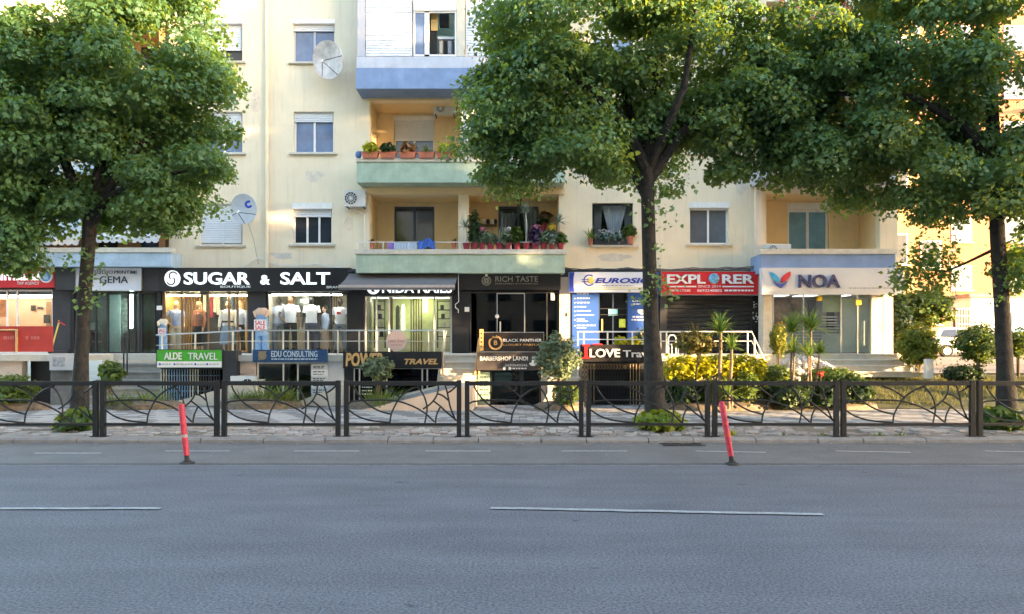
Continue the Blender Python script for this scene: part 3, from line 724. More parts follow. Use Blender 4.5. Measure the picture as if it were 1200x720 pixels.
def arch(px, py0, py1, wpx, d, m, parent, name):
    pts = [(X(px-wpx, d), Z(py1, d)), (X(px+wpx, d), Z(py1, d))]
    r = X(px+wpx, d)-X(px, d); zt = Z(py0, d)-r*2.2
    pts += [(X(px, d)+r*math.cos(R(a)), zt+2.2*r*math.sin(R(a))) for a in range(0, 181, 20)]
    return MB().poly(pts, d, d+.03).build(name, m, parent)
arch(466, 358, 388, 2.4, 25.2, DARK, f, "arched_niche"); arch(472.5, 357, 388, 1.5, 25.1, mat("lime_light", (.75, .85, .2), emit=1.6, ecol=(.8, .95, .25), var=0), f, "arch_lamp")
arch(498.5, 340, 366, 2.6, 25.3, MATS["lime_light"], f, "arch_lamp")
lamp_panel(436, 526, 348.5, 349.4, 24.4, (1, .95, .82), 2.6, f)
pier(530, 550, 342, BLACK)
# 5 perfumery, dark glass
f = shop("shopfront", 550.5, 655, 342, [582, 615, 641], CHAR, SMOKE, DARK, 2.2, floor_m=CHAR)
B(f, "door_frame", STEEL, 582, 615, 343.5, 344.6, GD-.02, .03)
for a in (582.2, 614.2): B(f, "door_stile", STEEL, a, a+.8, 344.8, 392, GD-.02, .02)
MB().disc(X(582.6, GD), Z(371, GD), .065, GD-.06, GD-.021).build("door_lock", WHITEM, f)
B(f, "door_handle", STEEL, 585.5, 587, 377, 390, GD-.07, .03)
B(f, "counter", CHAR, 560, 576, 385, 412, 24.8, .4); B(f, "notice", WHITEM, 645.5, 650, 343.5, 352, GD-.006, .003)
B(f, "back_shelf", mat("dull_green", (.07, .09, .08), .6), 562, 650, 352, 353.5, 25, .3)
pier(655.5, 667.5, 325, PINKW)
MB().pbox(663, 665, 367, 371, GD-.075, .014).build("doorbell", CHAR, bld)
MB().pbox(544.5, 550, 360, 365.5, GD-.07, .008).build("house_number_plate", WHITEM, bld)
# 6 insurance office
f = shop("shopfront", 668, 772.5, 342, [702, 718.5, 735.5], NAVYF, SMOKE, mat("office_inside", (.14, .2, .12), .8, var=.5, scale=3), 1.8, floor_m=CHAR)
BLUEPOST = mat("poster_blue", (.035, .11, .42), .5, var=.08, scale=1.5)
p1 = B(f, "poster", BLUEPOST, 670.5, 701.5, 343, 414, GD-.02, .02); p2 = B(f, "poster", BLUEPOST, 736, 771.5, 343, 414, GD-.02, .02)
print_lines([(676, 690, 344.5, 1.1), (676, 691, 349.8, 1.3), (676, 691, 354.8, 1.2), (676, 687.5, 359.7, 1.3), (676, 693, 364.5, 1.2), (676, 696, 369.3, 1.3), (676, 685, 374, 1.1),
             (676, 689, 376.6, 1.1), (676, 698, 381.6, 1.2), (676, 687, 384.5, 1.1), (676, 694, 389, 1.2)], GD-.02, PRINTW, p1)
print_lines([(673, 674.3, y, 1.2) for y in (350, 355, 360, 365, 370, 375, 382)], GD-.02, PRINTW, p1, "bullet")
print_lines([(741, 769, 353, 1.6), (742, 768, 356.5, 1.4), (741, 769, 371.5, 1.8), (740, 770, 375, 1.6)], GD-.02, PRINTW, p2)
MB().poly([(X(a, GD), Z(b, GD)) for a, b in ((747, 363), (757, 363), (757, 366), (752, 369.5), (747, 366))], GD-.026, GD-.019).build("shield_emblem", PRINTW, p2)
B(f, "opening_hours_sheet", mat("sky_blue_print", (.2, .5, .65), .6, var=.4, scale=9), 713, 723.8, 362, 370, GD-.004, .003)
B(f, "lime_notice", mat("lime_print", (.45, .55, .08), .6, var=.3, scale=8), 725.5, 733, 374, 384, GD-.004, .003)
B(f, "door_handle", GOLD, 704.7, 706.6, 374, 389, GD-.06, .03)
for y in (361.5, 368.5): B(f, "door_rail", CHAR, 702.6, 735, y, y+.9, GD-.012, .011)
pier(773, 780.5, 346, CHAR)
# 7 shop with its black roller shutter down: every slat its own piece
sh = MB(); sh.pbox(780.6, 782, 346, 414.5, GD, .12); sh.pbox(879.5, 881, 346, 414.5, GD, .12); sh = sh.build("roller_shutter", CHAR, bld)
sl_mb = MB(); h = (Z(346, GD)-ZF)/13; xa, xb = X(782.1, GD), X(879.4, GD)
sl_mb.loft([[(xx, GD+.07, 0), (xx, GD+.02, .012), (xx, GD+.005, h*.5), (xx, GD+.02, h*.9), (xx, GD+.07, h*.98)] for xx in (xa, xb)])
s0 = sl_mb.build("shutter_slat", BLACK, sh); zref = ORG[sh.name].z
for i in range(13):
    o = s0 if i == 0 else s0.copy()
    if i: C.objects.link(o)
    o.location.z = ZF+i*h
pier(881.2, 893, 346, BLACK)
gm = MB()
for i in range(16):
    a, b = rnd.uniform(882, 891), rnd.uniform(350, 378); gm.pbox(a, a+rnd.uniform(.8, 2.2), b, b+rnd.uniform(.5, 2), GD-.066, .008)
gm.build("torn_sticker", PRINTW, bld)
# 8 the office under the right bay, standing forward of the wall
ND = 22.75
def zf(py): return Z(py, ND)
nb = MB()
nb.box(X(905.5, ND), X(1021, ND), ND, ND+.06, zf(345), zf(343))
for p in (905.5, 941, 985, 1004.5, 1020): nb.box(X(p, ND), X(p, ND)+.035, ND, ND+.06, ZF, zf(345.1))
nf = nb.build("shopfront", STEEL, bld)
for a, b in ((906.5, 941), (942, 985), (986, 1004.5), (1005.5, 1020)):
    MB().box(X(a, ND)+.01, X(b, ND)-.005, ND+.02, ND+.032, ZF+.02, zf(345.1)).build("pane", CLEAR, nf)
mb = MB(); xa, xb = X(905.5, ND), X(1021, ND)
mb.box(xa, xb, ND+2.4, ND+2.45, ZF, zf(343)); mb.box(xa-.04, xa, ND+.07, ND+2.45, ZF, zf(343)); mb.box(xb, xb+.04, ND+.07, ND+2.45, ZF, zf(343))
mb.box(xa-.04, xb+.04, ND+.07, ND+2.45, zf(342.9), zf(342)); mb.c = 1; mb.box(xa-.04, xb+.04, ND+.07, ND+2.45, ZF-.05, ZF-.002)
mb.build("room", [mat("grey_blue_inside", (.3, .32, .38), .8, var=.12), MATS["pale_tile"]], nf)
for q in (925, 960, 1000): MB().box(X(q, ND)-.3, X(q, ND)+.3, ND+.8, ND+1.4, zf(343)-.04, zf(343)-.02).build("lamp_fill_panel", mat("office_fill_light", (.9, .92, .9), emit=.3, ecol=(1, .97, .88), var=0), nf)  # added fill panels that brighten the office, not known lamps
FROST = mat("frosted_film", (.5, .56, .54), .25, var=.1, scale=2)
B(nf, "frosted_film", FROST, 986.5, 1019.5, 350, 413, ND+.04, .004); B(nf, "frosted_film", FROST, 963, 984.5, 392, 413, ND+.04, .004)
B(nf, "frosted_film", mat("green_tinted_film", (.42, .5, .36), .3, var=.15), 964, 984.8, 346, 366, ND+.045, .004)
for y in (380.5, 384, 387.5, 391, 395, 398.5, 402, 406): B(nf, "film_stripe", FROST, 908, 984, y, y+1.5, ND+.036, .003)
for y in (371, 374.5, 378): B(nf, "white_line", PRINTW, 963, 982, y, y+1.2, ND+.036, .003)
B(nf, "poster", mat("market_photo", (.25, .16, .12), .6, var=.8, scale=4), 908, 939, 350, 388, ND+.3, .02)
B(nf, "red_poster_part", mat("poster_red", (.5, .12, .06), .6, var=.4, scale=6), 909, 928, 378, 388, ND+.28, .015)
for a in (948, 970): B(nf, "dark_door", CHAR, a, a+8, 352, 386, ND+2.2, .1)
for a, b in ((957, 347), (1003, 351.5)):
    B(nf, "yellow_sticker", mat("sticker_yellow", (.7, .5, .03), .5), a, a+6.5, b, b+6, ND-.006, .005)
for p in (985, 1012): MB().tube([(X(p, ND), ND-.05, ZF+.25), (X(p, ND), ND-.05, ZF+1.0)], .018).build("door_pull", STEEL, nf)
for a, b in ((894.5, 905), (1021.5, 1035)): MB().box(X(a, ND-.1), X(b, ND-.1), ND-.1, ND+.35, ZF-.1, Z(344, ND)).build("pillar", STONE, bld)
MB().box(X(893, 22.9), X(1049, 22.9), 22.62, 25.3, Z(344.4, 22.9), Z(322, 22.9)-.01).build("bay_floor", WALL2, bld)
MB().box(X(905, ND), X(893, ND)+.2, ND+.4, 25.3, 0, Z(345, ND)).build("bay_side", WALL2, bld)
MB().box(X(1035, ND)-.3, X(1035, ND), ND+.36, FD-.003, 0, Z(345, ND)).build("bay_side", WALL2, bld)

# ------------------------------------------------------------------ the raised terrace, its basement shops and steps
TD = 20.3
GP = -.12
ter = thing("shop_terrace", "long raised concrete terrace in front of the shops with basement fronts beneath it", "terrace", (-4, TD, GP))
def tslab(px0, px1, y0=TD, y1=GD-.07):
    return MB().box(X(px0, TD), X(px1, TD), y0, y1, ZF-.17, ZF).build("slab", STONE, ter)
tslab(-150, 96); tslab(186, 514.5); tslab(558.5, 640); tslab(679.5, 890)
MB().box(X(96.2, TD), X(185.8, TD), 21.9, GD-.07, ZF-.17, ZF).build("slab", STONE, ter)
MB().box(X(514.7, TD), X(558.3, TD), 21.15, GD-.07, ZF-.17, ZF).build("slab", STONE, ter)
MB().box(X(640.2, TD), X(679.3, TD), 21.4, GD-.07, ZF-.17, ZF).build("slab", STONE, ter)
def tw(px0, px1, m, py0=None, py1=None, d=TD+.12, th=.25, name="basement_wall"):
    return MB().box(X(px0, TD), X(px1, TD), d, d+th, GP-.1 if py1 is None else Z(py1, TD), ZF-.172 if py0 is None else Z(py0, TD)).build(name, m, ter)
def stairs(px0, px1, d0, run, z0, n, rise, m=STONE, back=None):
    for i in range(n):
        z = z0+(i+1)*rise; y = d0+i*run
        mb = MB(); a, b = X(px0, TD), X(px1, TD)
        mb.box(a, b, y-.02, y+run+.28, z-.05, z); mb.box(a+.01, b-.01, y+.01, y+run+.2, z-rise, z-.052)
        mb.build("step", m, ter)
def glazed(px0, px1, py0, py1, mull, fm, pm, room_m, parent=ter, name="basement_front", d=TD+.15, dep=2.2):
    mb = MB(); x0, x1, zt, zb = X(px0, TD), X(px1, TD), Z(py0, TD), max(Z(py1, TD), GP-.1); xs = [x0]+[X(m, TD) for m in mull]+[x1]; fw = .04
    for x in xs: mb.box(x-fw/2, x+fw/2, d, d+.05, zb, zt)
    for a, b in zip(xs, xs[1:]): mb.box(a+fw/2, b-fw/2, d+.002, d+.048, zt-fw, zt); mb.box(a+fw/2, b-fw/2, d+.002, d+.048, zb, zb+fw)
    f = mb.build(name, fm, parent)
    for a, b in zip(xs, xs[1:]): MB().box(a+fw/2, b-fw/2, d+.02, d+.03, zb+fw, zt-fw).build("pane", pm, f)
    mb = MB(); mb.box(x0, x1, d+dep, d+dep+.04, zb-.3, zt); mb.box(x0-.02, x0, d+.06, d+dep, zb-.3, zt); mb.box(x1, x1+.02, d+.06, d+dep, zb-.3, zt)
    mb.box(x0, x1, d+.06, d+dep, zb-.34, zb-.3); mb.build("room", room_m, f)
    return f
# under the red shop
tw(-150, 22, PINKW); tw(22, 56, BLACK, d=TD+.5); tw(56, 90, mat("grey_stone_face", (.2, .19, .18), .95, var=.3, scale=3, bump=.5)); tw(90, 96, STONE, d=TD+.02)
stairs(96.4, 185.4, 20.35, .3, -.1, 5, .22, mat("dark_step_stone", (.33, .31, .28), .9, var=.15, bump=.2))
# travel office with a blue barred front
f = glazed(186, 262, 432, 478, [205, 226, 244], CHAR, SMOKE, DARK)
BARS = mat("blue_bar_paint", (.16, .27, .4), .5, var=.2, scale=10); PBARS = mat("pale_bar_paint", (.45, .47, .42), .5)
for i, p in enumerate(np.arange(188, 258, 3.1)):
    MB().pbox(p, p+1.1, 433, 477, TD+.07, .025).build("window_bar", BARS if 196 < p < 222 else PBARS if p < 196 or 222 < p < 232 else CHAR, f)
for y in (440, 458, 473): MB().pbox(187.5, 258, y, y+.8, TD+.096, .012).build("cross_bar", BARS, f)
tw(262.5, 298, PINKW)
f = glazed(300, 364, 425, 474, [330, 347], WHITEM, GREENG, mat("basement_grey", (.28, .3, .28), .8))
B(f, "dark_screen", DARK, 336, 362, 428, 440, TD+.6, .05); B(f, "desk", CHAR, 305, 345, 452, 472, TD+1.2, .4)
tw(364.5, 402, mat("white_render", (.68, .68, .7), .85, var=.06, streak=.2)); tw(402.3, 413, BLACK)
f = glazed(413.5, 514, 431, 476, [420, 452, 494, 500], STEEL, SMOKE, mat("dark_office", (.09, .09, .085), .8, var=.5, scale=2))
for y in (440, 446, 452): B(f, "inside_shelf", CHAR, 458, 495, y, y+2, TD+1, .2)
print_lines([(424, 436, y, 1.2) for y in (450, 454, 458, 462)], TD+.15, PRINTW, f)
# central steps, with a paved ramp climbing to them
stairs(515, 558, 20.2, .3, .52, 4, .188)
rp = thing("ramp", "grey paved ramp climbing rightwards to the central steps beside the gold travel sign", "ramp", (-2.6, 18.8, -.1))
xa, xb, xc = -3.75, -1.35, -.95
mb = MB(); mb.poly([(xa, -.2), (xa, -.06), (xb, .53), (xc, .53), (xc, -.2)], 17.9, 20.16); mb.build("ramp_body", PINKW, rp)
mb = MB()
for i in range(9):
    for j in range(8):
        u0, u1 = i/9, (i+1)/9; y = 17.93+j*.275; o = .012; mb.c = 0 if (i+j) % 3 else 1
        p = lambda u, dy, dz: (xa+(xb-xa)*u+(.012 if dz else 0), y+dy, -.06+.59*u+.02)
        e = .05
        q = [(xa+(xb-xa)*(u0+.006), y+.008, -.06+.59*(u0+.006)+o), (xa+(xb-xa)*(u1-.006), y+.008, -.06+.59*(u1-.006)+o),
             (xa+(xb-xa)*(u1-.006), y+.268, -.06+.59*(u1-.006)+o), (xa+(xb-xa)*(u0+.006), y+.268, -.06+.59*(u0+.006)+o)]
        mb.add(q+[(a, b, c-.03) for a, b, c in q], [(0, 1, 2, 3), (0, 4, 5, 1), (1, 5, 6, 2), (2, 6, 7, 3), (3, 7, 4, 0)])
mb.build("ramp_paver", [MATS["paver_grey"], MATS["paver_pale"]], rp, kind='stuff')
mb = MB(); mb.poly([(xa, -.06), (xb, .535), (xb, .6), (xa, .01)], 20.165, 20.24); mb.build("ramp_kerb", STONE, rp)
# barbershop basement
f = glazed(558.6, 634, 433, 478, [575, 612], CHAR, GREENG, mat("barber_green", (.2, .3, .25), .8, var=.2, scale=2))
B(f, "price_list", mat("pale_green_print", (.3, .45, .37), .5, var=.15), 560, 574, 436, 476, TD+.14, .006)
print_lines([(562, 572, y, 1.3) for y in (442, 447, 452, 457, 463, 468)], TD+.14, DARK, MATS and f, "price_line")
B(f, "mirror", MATS["mirror_grey"], 577, 611, 437, 452, TD+2.0, .04); B(f, "dark_shelf", DARK, 614, 632, 436, 476, TD+1.4, .2)
tw(634.4, 640, PINKW)
stairs(640.5, 679, 18.95, .35, -.12, 7, .198)
for a, b in ((634.6, 640.2),):
    MB().poly([(X(a-6, 19), GP-.1), (X(a+12, 19), GP-.1), (X(a+12, 19), .35), (X(a+7, 19), .35)], 18.7, 18.93).build("stair_cheek", STONE, ter)
# gated basement on the right
tw(680, 690, PINKW, d=TD+.4); tw(690, 757, BLACK, d=TD+1.4); tw(750, 782, CHAR); tw(782, 890, PINKW)
gate = MB(); gate.pbox(680, 752, 424.5, 426, TD+.06, .05); gate = gate.build("folding_gate", CHAR, ter)
TANP = mat("tan_gate_paint", (.4, .3, .2), .6, var=.2, scale=9)
MB().pbox(681, 749, 426.2, 433, TD+.3, .05).build("pelmet", TANP, gate)
n = 20
for i in range(n):
    p = 681.5+i*3.55
    MB().pbox(p, p+.8, 426.2, 475, TD+.07, .02).build("gate_bar", CHAR if 4 < i < 16 else TANP, gate)
mb = MB()
for i in range(n-1):
    for y in (428, 434, 440, 446, 452, 458, 464, 470):
        a = 682+i*3.55
        mb.tube([(X(a, TD), TD+.1, Z(y, TD)), (X(a+3.4, TD), TD+.1, Z(y+5, TD))], .007, 4); mb.tube([(X(a, TD), TD+.115, Z(y+5, TD)), (X(a+3.4, TD), TD+.115, Z(y, TD))], .007, 4)
mb.build("lattice", CHAR, gate, kind='stuff')
# sloping pale cheeks of the basement ways
for pts, d0, d1 in (([(186, 476), (300, 476), (300, 446), (296, 446)], 19.5, 20.2), ([(335, 476), (402, 476), (402, 452), (399, 452)], 19.4, 20.2)):
    MB().poly([(X(a, d0), Z(b, d0)) for a, b in pts], d0, d1).build("sloping_cheek", STONE, ter)
# steps of the right hand office
nst = thing("entrance_steps", "pale stone steps below the glazed office under the white sign", "steps", (X(1005, 22), 22, .5))
for i in range(4):
    z = .62+.1625*(i+1); y = 21.2+.32*i
    mb = MB(); mb.box(X(955, 22), X(1062-3*i, 22), y, 22.9, z-.1625, z-.042); mb.box(X(955, 22)-.02, X(1062-3*i, 22)+.02, y-.03, 22.9, z-.04, z)
    mb.build("step", STONE, nst)
mb = MB(); mb.box(X(892, 22), X(1062, 22), 22.25, 22.9, -.1, ZF-.005); mb.build("plinth", STONE, nst)

# railings
def railing(label, path, d, posts, rails, m=STEEL, r=.02, group="railings on the shop terrace", pr=.022):
    """path: (px, py) of the top rail; rails: offsets below it in px"""
    t = thing("railing", label, "railing", (X(path[0][0], d), d, ZF), group)
    def at(px):
        for (a, b), (c, e) in zip(path, path[1:]):
            if a <= px <= c: return b+(e-b)*(px-a)/(c-a)
        return path[-1][1]
    mb = MB(); mb.tube([(X(a, d), d, Z(b, d)) for a, b in path], r, 8); mb.build("top_rail", m, t, smooth=True)
    for o in rails:
        mb = MB(); mb.tube([(X(a, d), d, Z(b+o, d)) for a, b in path], r*.6, 6); mb.build("mid_rail", m, t, smooth=True)
    for p, bot in posts:
        mb = MB(); mb.tube([(X(p, d), d, Z(at(p), d)), (X(p, d), d, Z(bot, d))], pr, 8)
        mb.lathe([(.06, 0), (.06, .012), (.025, .02)], X(p, d), d, Z(bot, d), 8); mb.build("post", m, t, smooth=True)
    return t
RD = TD+.06
railing("steel railing above the blue consulting sign and the gold travel sign", [(282, 387.5), (522.5, 387.5)], RD, [(p, 415.5) for p in (296, 332, 361, 396, 421, 443, 502, 520)], [12.5])
railing("sloping steel handrail running down the left of the central steps", [(514, 446), (523, 388)][::1] if False else [(513.2, 445), (516, 420), (523, 388)], RD-.12, [(514, 447), (519, 440)], [10])
railing("sloping brass handrail running down the right of the central steps", [(556, 440), (561, 398), (566, 390)], RD-.1, [(557, 446), (561, 440), (566, 414)], [8], GOLD)
railing("white railing above the black LOVE travel sign", [(676, 389), (770, 389)], RD, [(677, 470), (684, 405), (712, 405), (741, 405), (766, 405)], [9], WHITEM)
railing("white railing with a sloping end behind the yellow hedge and cordylines", [(771, 389), (881, 389), (897, 424)], RD, [(774, 416), (781, 416), (845, 416), (876, 416), (884, 428), (895, 436)], [11], WHITEM)
railing("steel railing over the green travel sign, in front of the lit dresses", [(183, 393), (282, 388)], RD, [(190, 413), (229, 413), (273, 413)], [12])
railing("golden railing carrying the red mesh banner", [(-90, 387), (20.5, 387)], RD, [(-40, 413), (19.5, 413)], [], GOLD, .025, pr=.03)
railing("dark stair handrail with small brass caps left of the green sign", [(144, 392), (150, 390)], 21.0, [(145, 440), (149, 440)], [9], CHAR)
bn = solo(MB().pbox(-90, 62, 382.5, 412.5, RD+.05, .012), "mesh_banner", mat("red_mesh_banner", (.5, .05, .035), .7, var=.15, scale=3, streak=.2),
          "red banner stretched along the terrace below the lit tan shop", "banner")
print_lines([(-30, 0, 396, 4), (4, 16, 396, 4), (30, 33, 396, 4), (36, 46, 396, 3.5)], RD+.05, mat("faded_pink_print", (.6, .16, .13), .7), bn)

# ------------------------------------------------------------------ signs
def sign(name, label, px0, px1, py0, py1, d, th, m, frame=None, cat="sign", group=None):
    t = thing(name, label, cat, (X((px0+px1)/2, d), d, Z(py1, d)), group)
    B(t, "panel", m, px0, px1, py0, py1, d, th)
    if frame:
        mb = MB()
        for a in ((px0-.5, px1+.5, py0-.7, py0-.05), (px0-.5, px1+.5, py1+.05, py1+.7), (px0-.6, px0-.05, py0, py1), (px1+.05, px1+.6, py0, py1)): mb.pbox(*a, d-.012, th+.02)
        mb.build("frame", frame, t)
    return t
SD = 23.15
t = sign("shop_sign", "red shop sign with white lettering and a round blue badge", -80, 64, 313, 337, SD, .22, RED)
text("Udhetimia.al", -46, 46, 318, 328.8, SD, GLOW, t, bold=.03); text("TRIP AGENCY", 20, 46, 330.3, 333.8, SD, PRINTW, t, depth=.006)
MB().disc(X(54.5, SD), Z(323.8, SD), .21, SD-.03, SD).build("badge", PRINTW, t)
MB().disc(X(54.2, SD), Z(323.8, SD), .165, SD-.036, SD-.031).build("badge_centre", mat("badge_blue", (.1, .27, .62), .5, var=.1), t)
MB().poly([(X(a, SD), Z(b, SD)) for a, b in ((50, 328), (58, 328), (56.5, 322.5), (54.2, 319), (52, 322.5))], SD-.042, SD-.037).build("badge_emblem", mat("badge_pale", (.35, .55, .78), .5), t)
sign("shop_sign", "blank dark grey sign box between the red sign and the left tree's trunk", 64.6, 87.6, 312.5, 340, SD-.1, .35, CHAR)
t = sign("shop_sign", "white photo studio sign, its first letters hidden by the left tree's trunk", 88, 165, 315, 340.3, SD-.06, .25, mat("pale_sign_face", (.62, .64, .72), .4, var=.03), STEEL)
text("STUDIO", 106, 132.5, 317.3, 321.2, SD-.06, CHAR, t, depth=.006); text("PRINTIMI", 134, 160, 317.3, 321.2, SD-.06, CHAR, t, depth=.006, bold=.02)
text("GEMA", 117, 150, 324, 332, SD-.06, CHAR, t, depth=.02)
sign("shop_sign", "plain black fascia panel beside the white photo studio sign", 165.8, 187, 314.5, 341, SD+.02, .2, CHAR)
t = sign("shop_sign", "long black boutique sign with glowing white SUGAR & SALT letters", 187.3, 411, 314, 342, SD, .24, BLACK)
text("SUGAR", 216, 293, 319.4, 333.8, SD, GLOW, t, bold=.028, depth=.05); text("&", 305.5, 316.5, 322.6, 333.8, SD, GLOW, t, bold=.04, depth=.05)
text("SALT", 329, 387, 319.4, 333.8, SD, GLOW, t, bold=.028, depth=.05)
text("BOUTIQUE", 258.5, 294, 335, 337.9, SD, PRINTW, t, depth=.02, bold=.02); text("BRAND", 383, 402, 335.3, 338, SD, PRINTW, t, depth=.02)
MB().disc(X(202.5, SD), Z(326.6, SD), .25, SD-.05, SD, sx=.95).build("round_logo", GLOW, t)
for a0, r, dx in ((20, .12, .035), (200, .12, -.035)):
    MB().ring(X(202.5, SD)+dx, Z(326.6, SD)+dx*2.2, r-.022, r+.022, SD-.056, SD-.051, 12, a0, a0+210).build("logo_stroke", BLACK, t)
B(t, "panel_joint", CHAR, 309.6, 310, 314.3, 341.7, SD-.004, .004)
t = sign("shop_sign", "black nail studio sign half hidden beneath the grey awning", 427, 531, 333, 347, SD+.05, .2, BLACK)
text("NIDA NAILS", 448, 529.5, 332.5, 343.6, SD+.05, GLOW, t, bold=.035, depth=.04)
MB().ring(X(437.3, SD), Z(337.5, SD), .13, .2, SD+.01, SD+.05, 24).build("ring_logo", GLOW, t)
text("N", 433.8, 440.6, 334, 341.5, SD+.05, GLOW, t, bold=.03, depth=.04)
t = sign("shop_sign", "black perfumery fascia with fine grey RICH TASTE lettering", 538.5, 657, 318, 340, SD, .26, BLACK)
GREYL = mat("grey_letter", (.34, .34, .33), .4, metal=.3)
text("RICH TASTE", 580.5, 630.5, 324, 330.4, SD, GREYL, t); text("PERFUMERY & COSMETICS", 580.5, 630.5, 332, 333.4, SD, GREYL, t, depth=.006)
for r in (.135, .075, .035): MB().ring(X(570, SD), Z(329.3, SD), r-.012, r+.012, SD-.02, SD, 20).build("ring_logo", GREYL, t)
mb = MB()
for a in range(0, 360, 90):
    q = R(a+45); mb.tube([(X(570, SD)+.035*math.cos(q), SD-.01, Z(329.3, SD)+.035*math.sin(q)), (X(570, SD)+.13*math.cos(q), SD-.01, Z(329.3, SD)+.13*math.sin(q))], .008, 4)
mb.build("logo_spoke", GREYL, t); MB().disc(X(570, SD), Z(322.6, SD), .04, SD-.02, SD, 12).build("logo_dot", PRINTW, t)
EWH = mat("white_sign_face", (.7, .71, .78), .4, var=.03); EBL = mat("deep_blue", (.02, .045, .36), .45, var=.06); EYE = mat("euro_yellow", (.62, .55, .12), .5)
t = sign("shop_sign", "white and blue insurance sign with the euro emblem, partly behind the middle tree's trunk", 667, 772, 319, 342.5, SD, .25, EWH)
MB().poly([(X(a, SD), Z(b, SD)) for a, b in ((667, 319.2), (673.3, 319.2), (672.2, 325), (672, 331), (672.3, 337), (673.3, 342.3), (667, 342.3))], SD-.005, SD+.001).build("blue_end", EBL, t)
MB().poly([(X(a, SD), Z(b, SD)) for a, b in ((765, 319.2), (772, 319.2), (772, 342.3), (765, 342.3), (766.3, 331))], SD-.005, SD+.001).build("blue_end", EBL, t)
MB().ring(X(690.5, SD), Z(328.6, SD), .145, .18, SD-.012, SD, 20, 50, 318).build("euro_arc", EBL, t)
for y in (327.4, 329.7): B(t, "euro_bar", EBL, 681.5, 690, y, y+.8, SD-.014, .013)
MB().disc(X(692, SD), Z(328.8, SD), .105, SD-.01, SD, 10).build("yellow_disc", EYE, t)
text("EUROSIG", 697, 762, 325.9, 332.2, SD, EBL, t, shear=.25, bold=.06, depth=.012)
print_lines([(697, 742, 335, 1.2)], SD, GREYL, t); B(t, "yellow_line", EYE, 681.5, 763, 337.2, 338.1, SD-.004, .004); B(t, "green_line", mat("olive_line", (.35, .38, .15), .5), 681.5, 763, 339.2, 339.8, SD-.004, .004)
t = sign("shop_sign", "bright red travel sign reading EXPLORER with a globe for its O", 775.5, 888.5, 318.5, 345.5, SD-.1, .35, RED, STEEL)
text("EXPL", 781.5, 826.5, 322, 332.7, SD-.1, PRINTW, t, bold=.045, depth=.04); text("RER", 846, 883.5, 322, 332.7, SD-.1, PRINTW, t, bold=.045, depth=.04)
MB().ell((X(836.8, SD-.1), SD-.1, Z(326.7, SD-.1)), .165, .06, .165, 18, 10).build("globe", mat("globe_blue", (.15, .38, .6), .35, var=.7, scale=7), t, smooth=True)
for a, b in ((782, 816), (846.5, 883.5)): B(t, "white_line", PRINTW, a, b, 335.3, 336.8, SD-.105, .005)
text("SINCE 2014", 818, 844.5, 334.4, 337.2, SD-.1, PRINTW, t, depth=.006)
text("TRAVEL & TOURS", 785, 809, 339.4, 342, SD-.1, PRINTW, t, depth=.006, bold=.02); text("0692248802", 817, 846, 339.2, 342.2, SD-.1, PRINTW, t, depth=.006, bold=.02)
print_lines([(849, 883, 340.6, 2)], SD-.1, PRINTW, t)
ND2 = 22.35
t = sign("shop_sign", "wide white sign reading NOA with a blue and red leaf logo", 893, 1059, 314, 345.3, ND2, .25, mat("pearl_sign_face", (.6, .6, .64), .4, var=.03))
NAVYL = mat("plum_navy_letter", (.055, .05, .13), .4)
text("NOA", 935.5, 984, 322, 337.5, ND2, NAVYL, t, bold=.035, depth=.06); print_lines([(995, 1052, 337.8, 1.3)], ND2, GREYL, t)
B(t, "lower_trim", STEEL, 893.3, 1058.7, 342, 342.5, ND2-.006, .006)
def petal(pts, m, n): MB().poly([(X(a, ND2), Z(b, ND2)) for a, b in pts], ND2-.035, ND2).build(n, m, t)
petal(((902.5, 319), (906, 320.2), (910, 323), (913, 327), (913.8, 331), (909, 330), (905, 326.5), (903, 322.5)), mat("leaf_cyan", (.05, .33, .6), .4), "blue_petal")
petal(((926, 318.3), (926.3, 322.5), (924, 326.5), (920, 330), (915, 331.5), (915, 327), (918, 323), (922, 320)), mat("leaf_red", (.6, .04, .05), .4), "red_petal")
petal(((905.3, 329), (910, 332), (914.3, 333), (919, 332), (923, 329.5), (919.5, 334.5), (914.6, 338), (909.5, 334.5)), mat("leaf_indigo", (.06, .09, .38), .4), "indigo_petal")
S2 = 20.12
t = sign("shop_sign", "green and white travel sign reading ALDE TRAVEL", 183.5, 260, 410.3, 431, S2, .12, mat("sign_green", (.07, .4, .035), .45, var=.15, scale=2), CHAR)
B(t, "white_strip", PRINTW, 183.7, 259.8, 423.6, 430.8, S2-.004, .004)
text("ALDE", 192.5, 213, 413.2, 421.6, S2, PRINTW, t, bold=.03, depth=.02); text("TRAVEL", 220.5, 255, 413.6, 421.8, S2, PRINTW, t, depth=.02)
print_lines([(190, 200, 427, 1.2), (206, 226, 427, 1.2), (231, 241, 427, 1), (245, 256, 427, 1)], S2-.004, GREYL, t)
for a in (187.5, 204.5, 229, 243): MB().disc(X(a, S2), Z(427, S2), .028, S2-.009, S2-.004, 10).build("round_mark", EBL, t)
solo(MB().pbox(261, 277, 411, 450, S2+.02, .4), "metal_cabinet", CHAR, "tall black metal cabinet at the right end of the green sign", "cabinet")
t = sign("shop_sign", "navy blue sign reading EDU CONSULTING with a bronze emblem", 296, 383, 410, 424.5, S2, .14, mat("sign_navy", (.015, .06, .16), .45, var=.1))
PBL = mat("pale_blue_letter", (.5, .62, .72), .5)
text("EDU CONSULTING", 318, 372, 411.4, 418.6, S2, PBL, t, depth=.015, bold=.015); print_lines([(318, 372, 421, 1.3)], S2, PBL, t)
MB().disc(X(307.5, S2), Z(417, S2), .115, S2-.015, S2, 14).build("emblem", mat("bronze_emblem", (.24, .2, .13), .5, var=.3, scale=14), t)
